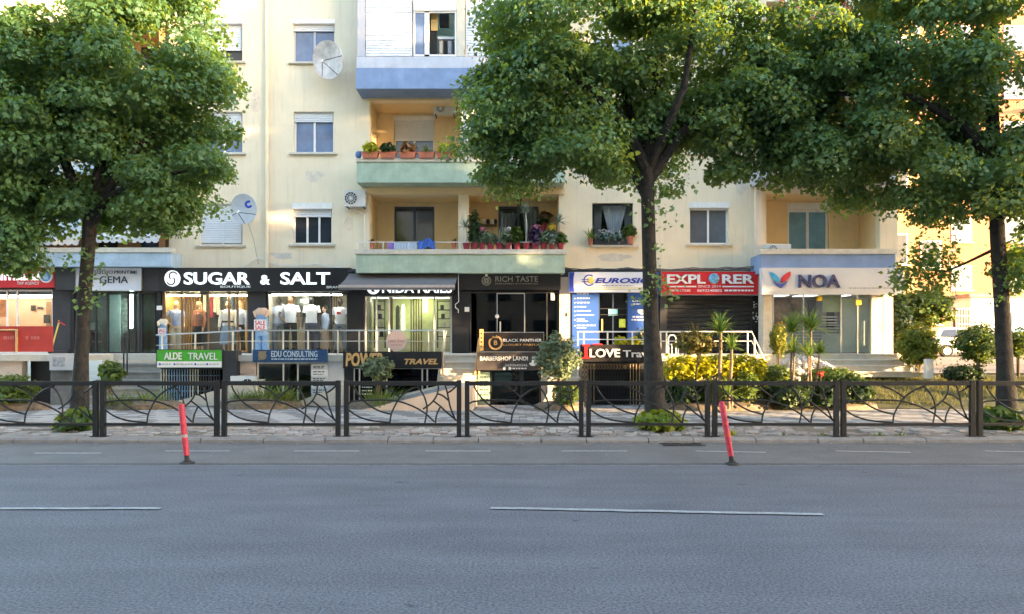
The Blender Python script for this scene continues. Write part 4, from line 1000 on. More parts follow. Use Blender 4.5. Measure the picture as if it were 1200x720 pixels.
MB().poly([(X(a, S2), Z(b, S2)) for a, b in ((302, 412), (313, 411.5), (312, 413.5), (304, 414))], S2-.022, S2-.016).build("emblem_bar", MATS["bronze_emblem"], t)
MB().poly([(X(a, S2), Z(b, S2)) for a, b in ((302, 422.6), (311, 421), (312, 419.5), (303, 420.6))], S2-.022, S2-.016).build("emblem_bar", MATS["bronze_emblem"], t)
for i, (a, b, lab) in enumerate(((427.5, 432.8, "topmost of the pale notice plates under the navy sign"), (434, 440.5, "second notice plate from the top under the navy sign"),
                                 (442, 447.6, "third notice plate from the top under the navy sign"), (449, 454, "fourth notice plate from the top under the navy sign"),
                                 (455.5, 461.5, "lowest notice plate under the navy sign"))):
    t = sign("notice_plate", lab, 364.5, 383.5, a, b, S2+.08, .03, WHITE if i % 2 else mat("notice_grey", (.5, .52, .54), .5), group="notice plates beside the basement window")
    print_lines([(367, 381, a+1.9, 1.2), (367, 379, b-1.6, 1)], S2+.08, CHAR, t)
t = sign("shop_sign", "black sign with raised gold POWER TRAVEL letters, a round bush before it", 402, 517.5, 412.3, 432, S2, .16, BLACK)
text("POWER", 405.5, 449.5, 413.6, 429.5, S2, GOLD, t, bold=.05, shear=.1, depth=.06); text("TRAVEL", 474, 513.5, 420.6, 427.2, S2, GOLD, t, bold=.05, shear=.28, depth=.04)
t = sign("shop_sign", "black perfume sign with gold ring logo and BLACK PANTHER lettering", 563, 637, 390, 412.2, S2, .1, mat("black_brown_panel", (.022, .016, .016), .4), STEEL)
for r0, r1, a0 in ((.145, .17, 100), (.17, .195, 140)): MB().ring(X(580.8, S2), Z(402, S2), r0, r1, S2-.014, S2, 24, a0, a0+310).build("gold_ring", GOLD, t)
text("B", 578.8, 582.8, 399.2, 404.6, S2, GOLD, t, depth=.015, bold=.03)
MB().poly([(X(a, S2), Z(b, S2)) for a, b in ((576, 396.5), (577.5, 393.6), (580.5, 395), (582, 392.6), (584.6, 396.2))], S2-.014, S2).build("crown_mark", GOLD, t)
text("BLACK PANTHER", 589.5, 635, 397.3, 400.8, S2, PRINTW, t, depth=.012, bold=.03); text("LUXURY PARFUM", 590, 634, 403, 405.4, S2, GOLD, t, depth=.012)
t = sign("shop_sign", "dark grey sign reading BARBERSHOP LANDI with a bearded head drawing", 558.5, 634, 413.2, 434, S2+.005, .1, mat("grey_brown_panel", (.06, .052, .052), .5, var=.15))
text("BARBERSHOP LANDI", 562.5, 618.5, 417.8, 422.8, S2, PRINTW, t, depth=.012, bold=.03); text("0693540346", 592, 618, 426.9, 429.6, S2, PRINTW, t, depth=.01)
MB().poly([(X(a, S2), Z(b, S2)) for a, b in ((623.5, 418), (627, 417.4), (627.6, 421), (629.5, 425.5), (628, 428.3), (624.5, 429.4), (621, 428), (620, 425.8), (623, 424.8))], S2-.007, S2+.004).build("bearded_head", PRINTW, t)
B(t, "dark_glasses", BLACK, 623.2, 627.4, 420.5, 421.7, S2-.012, .004)
for a in (591.2, 597.5): MB().disc(X(a, S2), Z(432, S2), .045, S2-.007, S2+.004, 12).build("round_mark", PRINTW, t)
print_lines([(600.5, 617, 432, 1.6)], S2+.004, PRINTW, t)
t = sign("shop_sign", "black travel sign with a red capital I and white LOVE Travel lettering", 680, 771, 404, 424, S2, .14, mat("matt_black_panel", (.02, .018, .02), .5))
B(t, "red_letter", RED, 684.8, 688.8, 406, 418.4, S2-.05, .049)
B(t, "red_serif", RED, 682.3, 691.3, 403.6, 405.9, S2-.055, .05); B(t, "red_serif", RED, 682.3, 691.3, 418.5, 420.6, S2-.055, .05)
B(t, "red_swoosh", RED, 695, 706, 403, 404.6, S2-.05, .05)
text("LOVE", 690.8, 726.5, 409, 419, S2, PRINTW, t, depth=.05, bold=.035); text("Travel", 730, 768.5, 410.6, 419, S2, PRINTW, t, depth=.04, bold=.03)
rt = thing("round_sign", "round pale pink disc sign fixed to the steel railing", "sign", (X(465, 20.28), 20.28, Z(411, 20.28)))
MB().disc(X(464.8, 20.28), Z(399.6, 20.28), .285, 20.25, 20.28, 32).build("disc", mat("pale_pink_face", (.68, .48, .42), .5, var=.03), rt)
text("Lian Star", 455, 474.5, 398, 401.4, 20.25, mat("rose_print", (.42, .2, .18), .6), rt, depth=.004); print_lines([(458, 472, 404.5, .8)], 20.25, MATS["rose_print"], rt)
t = sign("notice_board", "pale notice box with a grey drawing, on the stone wall left of the left tree", 58, 88, 414.5, 434, 20.2, .12, mat("pale_notice", (.5, .49, .5), .6, var=.05))
B(t, "drawing", mat("grey_drawing", (.32, .33, .36), .6, var=.6, scale=12), 61.5, 76, 419, 430, 20.195, .006)
for px, py0, py1, d, lab in ((186.5, 358.5, 363.5, 23.3, "small pale plate on the black pillar left of the lit boutique window"),):
    sign("wall_plate", lab, px-3, px+3, py0, py1, d, .03, WHITE)
t = sign("vertical_sign", "narrow gold upright sign beside the perfume board at the central steps", 562.5-.5, 566.5, 386, 411, S2-.14, .05, GOLD)
for i in range(4): MB().disc(X(564.3, S2-.14), Z(391+5*i, S2-.14), .022, S2-.15, S2-.14, 8).build("round_mark", BLACK, t)

# awning over the nail studio
t = thing("shop_awning", "grey sloping awning pulled out over the nail studio", "awning", (X(467, 23.4), 23.4, Z(318, 23.4)))
AWN = mat("grey_brown_canvas", (.14, .13, .135), .85, var=.1, scale=2)
za, zb = Z(319.5, 23.2), Z(335, 22.1); mb = MB()
n = 12
mb.loft([[(X(410, 23.2)+(X(537, 23.2)-X(410, 23.2))*i/n, 23.2, za) for i in range(n+1)], [(X(404, 22.7)+(X(535, 22.7)-X(404, 22.7))*i/n, 22.7, (za+zb)/2-.03) for i in range(n+1)],
         [(X(397, 22.1)+(X(533, 22.1)-X(397, 22.1))*i/n, 22.1, zb) for i in range(n+1)]], cap=False, closed=False); mb.build("canopy", AWN, t)
MB().box(X(397, 22.1), X(533, 22.1), 22.06, 22.1, Z(340, 22.1), zb-.06).build("valance", AWN, t)
MB().box(X(397, 22.1), X(533, 22.1), 22.05, 22.12, zb-.058, zb+.02).build("front_bar", mat("pinkish_metal", (.55, .46, .44), .4, metal=.4), t)
MB().box(X(408, 23.2), X(539, 23.2), 23.1, 23.35, za+.005, za+.1).build("cassette", CHAR, t)
mb = MB()
for px in (412, 527): mb.tube([(X(px, 23.1), 23.15, za-.12), (X(px-6, 22.6), 22.6, (za+zb)/2-.2), (X(px, 22.15), 22.15, zb-.03)], .02)
mb.build("folding_arm", WHITEM, t)
mb = MB(); mb.tube([(X(537, 22.9), 22.9, Z(323, 22.9)), (X(537.5, 22.9), 22.9, Z(354, 22.9)), (X(533.5, 22.9), 22.9, Z(357, 22.9)), (X(534, 22.9), 22.9, Z(361, 22.9)), (X(537, 22.9), 22.9, Z(363, 22.9)), (X(537, 22.9), 22.9, Z(367, 22.9))], .013)
mb.build("crank_handle", WHITEM, t)

# satellite dishes, air conditioners, lantern, cables
def dish(label, px, py, d, r, yaw, pitch, roll=0, face=None, sq=1.):
    c = Vector((X(px, d), d, Z(py, d))); t = thing("satellite_dish", label, "satellite dish", c, "satellite dishes on the facade")
    from mathutils import Euler
    rot = Euler((R(pitch), R(roll), R(yaw))).to_matrix()
    def P(x, y, z): return c+rot@Vector((x, y, z))
    n = 28; mb = MB(); rg = []
    for k in range(6):
        q = r*(k/5+.001); rg.append([P(q*sq*math.cos(2*math.pi*j/n), -.28*(q/r)**2*r*.6, q*math.sin(2*math.pi*j/n)) for j in range(n)])
    back = [[P(q*sq*math.cos(2*math.pi*j/n), -.28*(q/r)**2*r*.6+.02, q*math.sin(2*math.pi*j/n)) for j in range(n)] for q in (r*1.004, r*.6, r*.01)]
    mb.loft(rg+back); mb.build("reflector", face or mat("dish_grey", (.5, .52, .56), .45, var=.1, scale=4), t, smooth=True)
    f = P(0, -r*.85, -r*.25); mb = MB()
    for a in (-90, 205, -25): mb.tube([P(r*.96*sq*math.cos(R(a)), -.16*r, r*.96*math.sin(R(a))), f], .012, 5)
    mb.build("feed_arm", CHAR, t)
    mb = MB(); mb.tube([f+Vector((0, -.04, 0)), f+Vector((0, .1, .03))], [.035, .045], 8); mb.build("feed_horn", WHITE, t)
    mb = MB(); mb.tube([P(0, .03, 0), P(0, .12, -.1), Vector((c.x, FD+.02, c.z-.3))], .03, 6); mb.build("bracket", CHAR, t)
    return t
dish("rust streaked satellite dish tilted over an upper blue window", 386.5, 71, 22.95, .6, -28, 10, -32, mat("rusty_dish", (.5, .47, .47), .5, var=.35, scale=3, streak=.5), sq=.9)
t2 = dish("round satellite dish with a small blue crescent mark", 287, 245, 22.95, .46, -14, 8)
MB().ring(X(292, 22.75), Z(240, 22.75), .05, .12, 22.70, 22.705, 16, 60, 340).build("crescent_mark", EBL, t2)
dish("largest satellite dish, pale blue and half hidden by the left tree", 68, 240, 22.2, .82, 12, 12, 0, mat("pale_blue_dish", (.42, .55, .68), .45, var=.08))
def aircon(label, px0, px1, py0, py1, d, fanu=.3):
    t = thing("air_conditioner", label, "air conditioner", (X((px0+px1)/2, d), d, Z(py1, d)), "air conditioner units")
    B(t, "case", mat("aircon_case", (.64, .64, .62), .5, var=.06, streak=.15), px0, px1, py0, py1, d, .28)
    cx = X(px0+(px1-px0)*fanu, d); cz = Z((py0+py1)/2, d); r = (Z(py0, d)-Z(py1, d))*.4
    MB().disc(cx, cz, r, d-.006, d-.001).build("fan_opening", DARK, t)
    mb = MB()
    for q in (.35, .68, 1.): mb.ring(cx, cz, r*q-.012, r*q, d-.022, d-.012, 20)
    for a in range(0, 180, 30): mb.tube([(cx-r*math.cos(R(a)), d-.017, cz-r*math.sin(R(a))), (cx+r*math.cos(R(a)), d-.017, cz+r*math.sin(R(a)))], .006, 4)
    mb.build("fan_grille", WHITE, t)
    mb = MB(); mb.ell((cx, d-.011, cz), r*.25, .006, r*.25); mb.build("fan_hub", CHAR, t)
    mb = MB()
    for p in (px0+2, px1-3): mb.pbox(p, p+1, py1+.05, py1+1.2, d-.02, .4)
    mb.build("bracket", CHAR, t)
aircon("air conditioner on the cream wall left of the first floor loggia", 404, 428, 223, 242, FD-.32); aircon("air conditioner high inside the second floor loggia", 508, 534, 121, 133.5, FD+.6, .32)
aircon("white air conditioner low on the wall below the black cabinet", 270, 298, 441, 468, 20.0, .72)
aircon("slim air conditioner lying on the right bay's balcony", 897, 927, 286, 299, 23.1, .3)
lan = thing("wall_lantern", "black lantern hanging from the first floor loggia ceiling", "lantern", (X(608, 23.75), 23.75, Z(228, 23.75)))
cx, cz = X(608.5, 23.75), Z(236, 23.75)
mb = MB(); mb.lathe([(.01, .26), (.012, .14), (.1, .1), (.03, .17)], cx, 23.75, cz, 6); mb.lathe([(.03, -.2), (.06, -.14), (.07, -.13)], cx, 23.75, cz, 6)
for a in range(6): mb.tube([(cx+.06*math.cos(a*1.047), 23.75+.06*math.sin(a*1.047), cz-.14), (cx+.09*math.cos(a*1.047), 23.75+.09*math.sin(a*1.047), cz+.1)], .008, 4)
mb.build("cage", IRON, lan)
MB().lathe([(.05, -.12), (.075, .09)], cx, 23.75, cz, 6).build("lantern_glass", CLEAR, lan)
def cable(label, pts, d, n, sag, r=.012, spread=.05, m=None):
    mb = MB()
    for k in range(n):
        q = []; o = rnd.uniform(-spread, spread)
        for (a, b), (c, e) in zip(pts, pts[1:]):
            for i in range(8):
                u = i/8; q.append((X(a+(c-a)*u, d), d-.02*k/n, Z(b+(e-b)*u, d)-sag*rnd.uniform(.6, 1.2)*4*u*(1-u)+o))
        q.append((X(pts[-1][0], d), d, Z(pts[-1][1], d)+o)); mb.tube(q, r, 4)
    return solo(mb, "cable", m or CHAR, label, "cable", "cables along the facade")
cable("drooping bundle of dark cables between the green balcony and the grey awning", [(412, 318), (445, 317), (478, 317), (508, 318), (538, 317)], 23.0, 5, .06)
cable("thin cables along the top edge of the RICH TASTE fascia", [(538, 317), (580, 316.3), (622, 317), (664, 315.6)], 22.98, 4, .03)
cable("tangled cables running over the insurance sign", [(664, 316), (700, 316.5), (735, 315.5), (772, 317)], 23.2, 5, .04)
cable("cables running over the red EXPLORER sign", [(772, 317), (812, 315.5), (850, 315), (889, 313)], 23.2, 5, .04, m=mat("dusty_cable", (.16, .12, .11), .8))
cable("pale cable drooping from the air conditioner beside the first floor loggia", [(412, 242), (427, 252), (427.5, 290)], 23.42, 1, .02, .018, 0, WHITEM)
cable("long pale cables strung slack across the wall under the boutique's upper windows", [(284, 312), (302, 302), (330, 311), (372, 309), (400, 313)], 23.44, 2, .03, .006, .03, WHITEM)
cable("thin cable curving down from the crescent dish", [(291, 262), (297, 280), (303, 310)], 23.46, 1, .02, .005, 0, MATS["dusty_cable"])

# ------------------------------------------------------------------ figures: shop mannequins and the seated person in the basement
SKINS = {'black': mat("black_mannequin", (.02, .018, .018), .4), 'brown': mat("brown_mannequin", (.24, .12, .07), .5), 'pale': mat("pale_mannequin", (.58, .38, .26), .5),
         'skin': mat("skin", (.45, .25, .17), .55)}
def figure(name, label, cat, px, d, zfloor, H, skin, top=None, sleeve=.5, bottom=None, legw=1., skirt=None, hair=None, yaw=0, pose='stand', arms='down', group=None, dz_hem=.93, long_top=False, print_m=None, belt=None):
    t = thing(name, label, cat, (X(px, d), d, zfloor), group); k = H/1.76
    V = {}; E = []; 
    def J(n, x, y, z, r): V[n] = (x, y, z, r)
    sit = pose == 'sit'
    oz = -.43 if sit else 0
    J('pelvis', 0, 0, .95+oz, .115); J('spine', 0, 0, 1.14+oz, .1); J('chest', 0, 0, 1.33+oz, .12); J('neck', 0, 0, 1.5+oz, .052); J('head', 0, -.015, 1.6+oz, .07); J('crown', 0, -.01, 1.69+oz, .066)
    E += [('pelvis','spine'),('spine','chest'),('chest','neck'),('neck','head'),('head','crown')]
    for s, S in ((-1, 'l'), (1, 'r')):
        st = .03*s if pose == 'stand' else 0
        if sit: hip, knee, ank, toe = (s*.1, 0, .5), (s*.12, -.44, .5), (s*.12, -.46, .1), (s*.13, -.6, .04)
        else: hip, knee, ank, toe = (s*.095, 0, .88), (s*.115, -.02+st, .49), (s*.12, .02+st, .09), (s*.14, -.12+st, .035)
        J('hip'+S, *hip, .085); J('knee'+S, *knee, .056); J('ank'+S, *ank, .038); J('toe'+S, *toe, .034)
        sh = (s*.185, .01, 1.42+oz)
        if arms == 'hip' and s == -1: el, wr = (s*.36, .05, 1.17+oz), (s*.21, -.06, 1.0+oz)
        elif arms == 'fwd': el, wr = (s*.26, -.1, 1.18+oz), (s*.14, -.34, 1.16+oz)
        else: el, wr = (s*.245, .02, 1.13+oz), (s*.265, -.05, .88+oz)
        J('sh'+S, *sh, .055); J('el'+S, *el, .042); J('wr'+S, *wr, .028)
        dx, dy, dz = (wr[i]-el[i] for i in range(3)); L = math.sqrt(dx*dx+dy*dy+dz*dz); u = (dx/L, dy/L, dz/L)
        pa = tuple(wr[i]+u[i]*.075 for i in range(3)); J('palm'+S, *pa, .032)
        for q in range(4):
            o = (q-1.5)*.02; ln = (.07, .085, .08, .06)[q]
            b = (pa[0]+u[0]*ln*.55-.004*s, pa[1]+o+u[1]*ln*.55, pa[2]+u[2]*ln*.55); J('f%d%s' % (q, S), *b, .0095)
            c = (pa[0]+u[0]*ln-.018*s, pa[1]+o*1.1+u[1]*ln, pa[2]+u[2]*ln); J('g%d%s' % (q, S), *c, .008)
            E += [('palm'+S, 'f%d%s' % (q, S)), ('f%d%s' % (q, S), 'g%d%s' % (q, S))]
        th = (wr[0]+u[0]*.05-.01*s, wr[1]+u[1]*.05-.045, wr[2]+u[2]*.05); J('t'+S, *th, .011); E += [('wr'+S, 't'+S)]
        E += [('pelvis','hip'+S),('hip'+S,'knee'+S),('knee'+S,'ank'+S),('ank'+S,'toe'+S),('chest','sh'+S),('sh'+S,'el'+S),('el'+S,'wr'+S),('wr'+S,'palm'+S)]
    cy, sy = math.cos(R(yaw)), math.sin(R(yaw))
    def W(p): return (X(px, d)+k*(p[0]*cy-p[1]*sy), d+k*(p[0]*sy+p[1]*cy), zfloor+k*p[2])
    names = list(V); me = bpy.data.meshes.new("body"); me.from_pydata([V[n][:3] for n in names], [(names.index(a), names.index(b)) for a, b in E], [])
    o = bpy.data.objects.new("tmp", me); C.objects.link(o)
    o.modifiers.new("s", 'SKIN'); sd = o.modifiers.new("u", 'SUBSURF'); sd.levels = 1; sd.render_levels = 1
    for i, n in enumerate(names):
        me.skin_vertices[0].data[i].radius = (V[n][3], V[n][3]); me.skin_vertices[0].data[i].use_root = n == 'pelvis'
    em = bpy.data.meshes.new_from_object(o.evaluated_get(bpy.context.evaluated_depsgraph_get()))
    bpy.data.objects.remove(o)
    mb = MB(); mb.add([W(v.co) for v in em.vertices], [tuple(p.vertices) for p in em.polygons]); bpy.data.meshes.remove(em)
    def E2(c, rx, ry, rz, n=10, m=8):
        q = MB(); q.ell(c, rx, ry, rz, n, m); return [W(p) for p in q.v], q.f
    mb.add(*E2((0, -.012, 1.64+oz), .077, .095, .118)); mb.add(*E2((0, -.108, 1.62+oz), .013, .02, .022, 6, 4))
    for s in (-1, 1): mb.add(*E2((s*.078, 0, 1.63+oz), .012, .022, .032, 6, 4))
    mb.build("body", SKINS[skin], t, smooth=True)
    if skin == 'skin':
        q = MB()
        for s in (-1, 1): q.add(*E2((s*.03, -.1, 1.65+oz), .011, .008, .007, 6, 4))
        q.build("eye", DARK, t); q = MB(); q.add(*E2((0, -.1, 1.575+oz), .025, .008, .006, 6, 4)); q.build("mouth", mat("lip", (.3, .1, .09), .5), t)
    def RG(rs, n=14): return [[W((cx+rx*math.cos(2*math.pi*j/n), c2+ry*math.sin(2*math.pi*j/n), z+oz)) for j in range(n)] for cx, c2, z, rx, ry in rs]
    def TB(pts, r, n=8):
        q = MB(); q.tube(pts, r, n); return [W(p) for p in q.v], q.f
    if top:
        q = MB(); hz = dz_hem
        q.loft(RG([(0, 0, hz, .185, .14), (0, 0, hz+.12, .172, .13), (0, 0, 1.15, .17, .13), (0, 0, 1.3, .19, .14), (0, .0, 1.4, .195, .125), (0, 0, 1.45, .15, .1), (0, 0, 1.49, .075, .075)]))
        for S in 'lr':
            a, b, c = V['sh'+S], V['el'+S], V['wr'+S]; a = Vector(a[:3]); b = Vector(b[:3]); c = Vector(c[:3])
            pts = [a+(a-b)*.12, a*.6+b*.4, a*(1-max(sleeve, .6))+b*max(sleeve, .6)] if sleeve < 1 else [a+(a-b)*.1, a*.5+b*.5, b, b*.5+c*.5, c]
            rr = [.07, .075, .078] if sleeve < 1 else [.07, .068, .062, .052, .045]
            q.add(*TB(pts, rr))
        q.build("top", top, t, smooth=True)
    if bottom:
        q = MB(); w_ = legw
        q.loft(RG([(0, 0, .84, .175, .125), (0, 0, .93, .18, .135), (0, 0, 1.03, .155, .118)]))
        for S in 'lr':
            h, kn, an = (Vector(V[n+S][:3]) for n in ('hip', 'knee', 'ank'))
            q.add(*TB([h+Vector((0, 0, .02)), h*.5+kn*.5, kn, kn*.45+an*.55, an], [.1, .09*max(1, w_*.9), .075*w_, .075*w_, .075*w_], 10))
        q.build("trousers", bottom, t, smooth=True)
    if skirt:
        m, zb, fl = skirt; q = MB(); n = 20; rg = []
        for z, r in ((zb, fl), ((zb+1)/2, (fl+.17)/2+.02), (1.0, .165)):
            rg.append([W((r*(1+.09*math.sin(j*2*math.pi/n*7)*(1.2-z))*math.cos(2*math.pi*j/n), .75*r*math.sin(2*math.pi*j/n), z+oz)) for j in range(n)])
        q.loft(rg); q.build("skirt", m, t, smooth=True)
    if hair:
        hm, hl = hair; q = MB(); q.add(*E2((0, .015, 1.68+oz), .09, .1, .1, 12, 8))
        if hl: q.loft(RG([(0, .05, 1.68-hl, .07, .045), (0, .06, 1.6-hl*.4, .1, .06), (0, .04, 1.66, .092, .075)]))
        q.build("hair", hm, t, smooth=True)
    if belt:
        q = MB(); q.loft(RG([(0, 0, 1.03, .18, .14), (0, 0, 1.09, .178, .138)])); q.build("belt", belt, t, smooth=True)
    if print_m:
        q = MB(); c = [W((a, -.152, b)) for a, b in ((-.07, 1.33), (.07, 1.33), (.07, 1.24), (-.07, 1.24))]; q.quad(*c[::-1]); q.build("chest_print", print_m, t)
    return t
TEE = mat("white_tee", (.72, .73, .78), .9, var=.05); BTEE = mat("pale_blue_tee", (.5, .58, .76), .9, var=.06); DENIM = mat("light_denim", (.2, .33, .52), .9, var=.2, scale=14)
NAVYT = mat("navy_cloth", (.03, .04, .09), .9); GREYJ = mat("grey_jeans", (.24, .27, .33), .9, var=.2); CREAMT = mat("cream_cloth", (.66, .58, .45), .9, var=.06)
RUST = mat("rust_knit", (.36, .14, .08), .95); BLKC = mat("black_cloth", (.015, .015, .017), .9); LAV = mat("lavender_cloth", (.33, .42, .72), .9); BEIGE = mat("beige_cloth", (.48, .33, .24), .9)
BLOND = mat("blond_hair", (.55, .38, .17), .6, var=.2, scale=30); DKH = mat("dark_hair", (.02, .014, .012), .5); PINKH = mat("strawberry_hair", (.5, .27, .16), .6)
G = "mannequins in the boutique windows"
def mq(lab, px, d, top_py, *a, **k): return figure("mannequin", lab, "mannequin", px, d, ZF, Z(top_py, d)-ZF, *a, group=G, **k)
MD = 23.75
mq("blond mannequin with hand on hip, denim blue waistcoat and wide cream trousers", 206.5, MD, 353.5, 'pale', top=LAV, bottom=CREAMT, legw=1.7, hair=(BLOND, .22), arms='hip', yaw=15)
mq("blond mannequin in a rust top and long black skirt beside wooden slats", 233, MD, 354, 'pale', top=RUST, skirt=(BLKC, .25, .24), hair=(BLOND, .25), yaw=-25, sleeve=1)
mq("dark haired mannequin in a white shirt, black belt and pale blue denim skirt", 267, MD, 353, 'pale', top=TEE, sleeve=1, skirt=(DENIM, .3, .27), hair=(DKH, .28), belt=BLKC, yaw=12)
mq("strawberry blond mannequin in a blue blouse and dark trousers at the window's edge", 280.5, MD+.3, 353, 'pale', top=LAV, bottom=BLKC, sleeve=1, hair=(PINKH, .3), dz_hem=.75, yaw=-10)
mq("black faced mannequin in a pale blue tee and grey jeans", 327, MD+.25, 348.5, 'black', top=BTEE, bottom=GREYJ, yaw=10)
mq("brown faced tall mannequin in a white tee over black trousers", 340.5, MD, 346.5, 'brown', top=TEE, bottom=BLKC, yaw=8, arms='hip')
mq("black faced mannequin in a plain white tee and navy trousers", 365, MD, 347.2, 'black', top=TEE, bottom=NAVYT, yaw=-4)
mq("long haired mannequin in a pale blouse and beige skirt between two white tees", 381, MD+.2, 359, 'pale', top=BTEE, sleeve=1, skirt=(BEIGE, .15, .25), hair=(DKH, .22), yaw=-55)
mq("black faced mannequin in a white tee with red print and grey trousers", 399, MD, 350, 'black', top=TEE, bottom=GREYJ, print_m=mat("red_print", (.5, .02, .04), .7), yaw=-8, arms='hip')
def trouser_form(lab, px, d, top_py, w_, m, hipm, signpx, lbl):
    t = thing("trouser_form", lab, "display form", (X(px, d), d, ZF), "trouser forms with sale cards")
    x, zt = X(px, d), Z(top_py, d); h = zt-ZF
    mb = MB(); mb.rings([(x, d, zt-.16*h, w_*.95, w_*.6), (x, d, zt-.08*h, w_*1.05, w_*.6), (x, d, zt, w_*.5, w_*.3)])
    for s in (-1, 1): mb.tube([(x+s*w_*.4, d, zt-.02*h), (x+s*w_*1.15, d-.03, zt-.1*h), (x+s*w_*.8, d-.12, zt-.2*h)], [.045, .05, .035], 8)
    mb.build("torso", hipm, t, smooth=True)
    mb = MB(); mb.rings([(x, d, zt-.62*h, w_, w_*.65), (x, d, zt-.4*h, w_*1.05, w_*.68), (x, d, zt-.15*h, w_*.92, w_*.6)])
    for s in (-1, 1): mb.tube([(x+s*w_*.5, d, zt-.5*h), (x+s*w_*.55, d, ZF+.03)], [w_*.52, w_*.58], 10)
    mb.build("trousers", m, t, smooth=True)
    c = MB(); c.box(x-w_*.95, x+w_*.95, d-w_*.68-.03, d-w_*.68-.015, zt-.5*h, zt-.26*h); c = c.build("sale_card", PRINTW, t)
    a = 600+(x-w_*.8)*870/(d-.25); b = 600+(x+w_*.8)*870/(d-.25)
    zz = lambda z: 402-(z-1.6)*870/(d-w_*.68-.03)
    text(lbl, 600+(x-w_*.8)*870/(d-w_*.68-.03), 600+(x+w_*.8)*870/(d-w_*.68-.03), zz(zt-.28*h), zz(zt-.38*h), d-w_*.68-.03, RED, c, depth=.004, bold=.03)
    text(lbl, 600+(x-w_*.8)*870/(d-w_*.68-.03), 600+(x+w_*.8)*870/(d-w_*.68-.03), zz(zt-.39*h), zz(zt-.48*h), d-w_*.68-.03, RED, c, depth=.004, bold=.03)
trouser_form("blue denim trouser form with a red and white sale card by the black pillar", 307, 23.1, 361, .2, DENIM, SKINS['pale'], 0, "SALE")
trouser_form("small pale jeans form with a sale card at the boutique's left end", 191.5, 23.2, 374, .12, DENIM, CREAMT, 0, "SALE")
figure("person", "person in black clothes sitting inside the barbershop basement", "person", 604, 21.6, -.5, 1.72, 'skin', top=BLKC, sleeve=.5, bottom=BLKC, hair=(DKH, .0), pose='sit', arms='fwd', yaw=-70)
ch = thing("barber_chair", "barber chair under the seated person in black", "chair", (X(604, 21.6), 21.6, -.52))
mb = MB(); x = X(604, 21.6); mb.box(x-.25, x+.25, 21.35, 21.85, -.12, -.06); mb.build("seat", CHAR, ch)
MB().box(x+.2, x+.28, 21.37, 21.83, -.055, .45).build("backrest", CHAR, ch); mb = MB(); mb.lathe([(.25, 0), (.25, .04), (.05, .08), (.05, .39)], x, 21.6, -.52, 12); mb.build("pedestal", STEEL, ch)

# ------------------------------------------------------------------ fence along the kerb
FY = 12.0
CUR = [[(108,525),(150,505),(300,495),(430,495),(530,503),(620,530),(700,565),(780,615),(850,680)], [(150,372),(170,420),(230,495),(300,550),(380,590),(470,615)],
       [(465,690),(475,620),(500,560),(545,480),(600,430),(650,400),(720,372)], [(108,580),(180,630),(260,660),(340,675),(465,687)], [(385,373),(450,400),(500,430),(558,478)],
       [(690,374),(730,410),(765,470),(785,540),(785,600),(768,688)], [(885,372),(880,430),(850,490),(800,540),(752,570)], [(840,500),(900,545),(960,600),(1010,640),(1043,670)],
       [(945,372),(965,440),(985,540),(1010,610),(1035,665)], [(1044,372),(1005,408),(970,430)], [(872,440),(920,455),(977,500)], [(900,555),(870,620),(860,688)]]
FZ0 = .085
def fence(px0, px1, label):
    t = thing("fence_panel", label, "fence", (X((px0+px1)/2, FY), FY, FZ0), "black fence panels along the kerb")
    x0, x1 = X(px0, FY), X(px1, FY); zt, zb = Z(446.5, FY), Z(497.5, FY); lean = rnd.uniform(-.006, .006)
    for x in (x0, x1):
        mb = MB(); mb.box(x-.036, x+.036, FY-.036, FY+.036, FZ0+.012, zt+rnd.uniform(.0, .012)); mb.box(x-.065, x+.065, FY-.065, FY+.065, FZ0, FZ0+.012); mb.build("post", IRON, t)
    mb = MB(); mb.box(x0+.037, x1-.037, FY-.03, FY+.03, zt-.075, zt-.006); mb.build("top_rail", IRON, t)
    mb = MB(); mb.box(x0+.037, x1-.037, FY-.03, FY+.03, zb-.02, zb+.022); mb.build("bottom_rail", IRON, t)
    xa, W_, z0, hz = x0+.037, x1-x0-.074, zb+.022, (zt-.075)-(zb+.022)
    for c in CUR:
        P = [Vector(((a-108)/937, (690-b)/320, 0)) for a, b in c]; pts = []
        for i in range(len(P)-1):                      # Catmull-Rom through the measured points
            p0, p1, p2, p3 = P[max(i-1, 0)], P[i], P[i+1], P[min(i+2, len(P)-1)]
            for k in range(3):
                u = k/3; pts.append(.5*((2*p1)+(p2-p0)*u+(2*p0-5*p1+4*p2-p3)*u*u+(3*p1-p0-3*p2+p3)*u**3))
        pts.append(P[-1])
        mb = MB(); mb.tube([(xa+min(1, max(0, p.x))*W_, FY+lean, z0+min(1, max(0, p.y))*hz) for p in pts], .0142, 6); mb.build("curved_bar", IRON, t, smooth=True)
    t.rotation_euler = (rnd.uniform(-.008, .008), rnd.uniform(-.0035, .0035), rnd.uniform(-.008, .008))
    return t
for a, b, l in ((-24, 112.5, "fence panel in front of the left tree's trunk"), (121, 254, "fence panel behind the left red bollard, below the green travel sign"),
                (263, 396, "fence panel below the navy EDU CONSULTING sign"), (406, 538, "fence panel below the gold POWER TRAVEL sign"), (547.5, 681, "fence panel in front of the barbershop and the olive tree"),
                (689.5, 829, "fence panel in front of the middle tree's trunk"), (837.5, 980, "fence panel behind the right red bollard, before the cordylines"),
                (988.5, 1139, "fence panel in front of the sunlit round bush"), (1148, 1290, "fence panel in front of the right tree's trunk")): fence(a, b, "black curved-bar "+l)
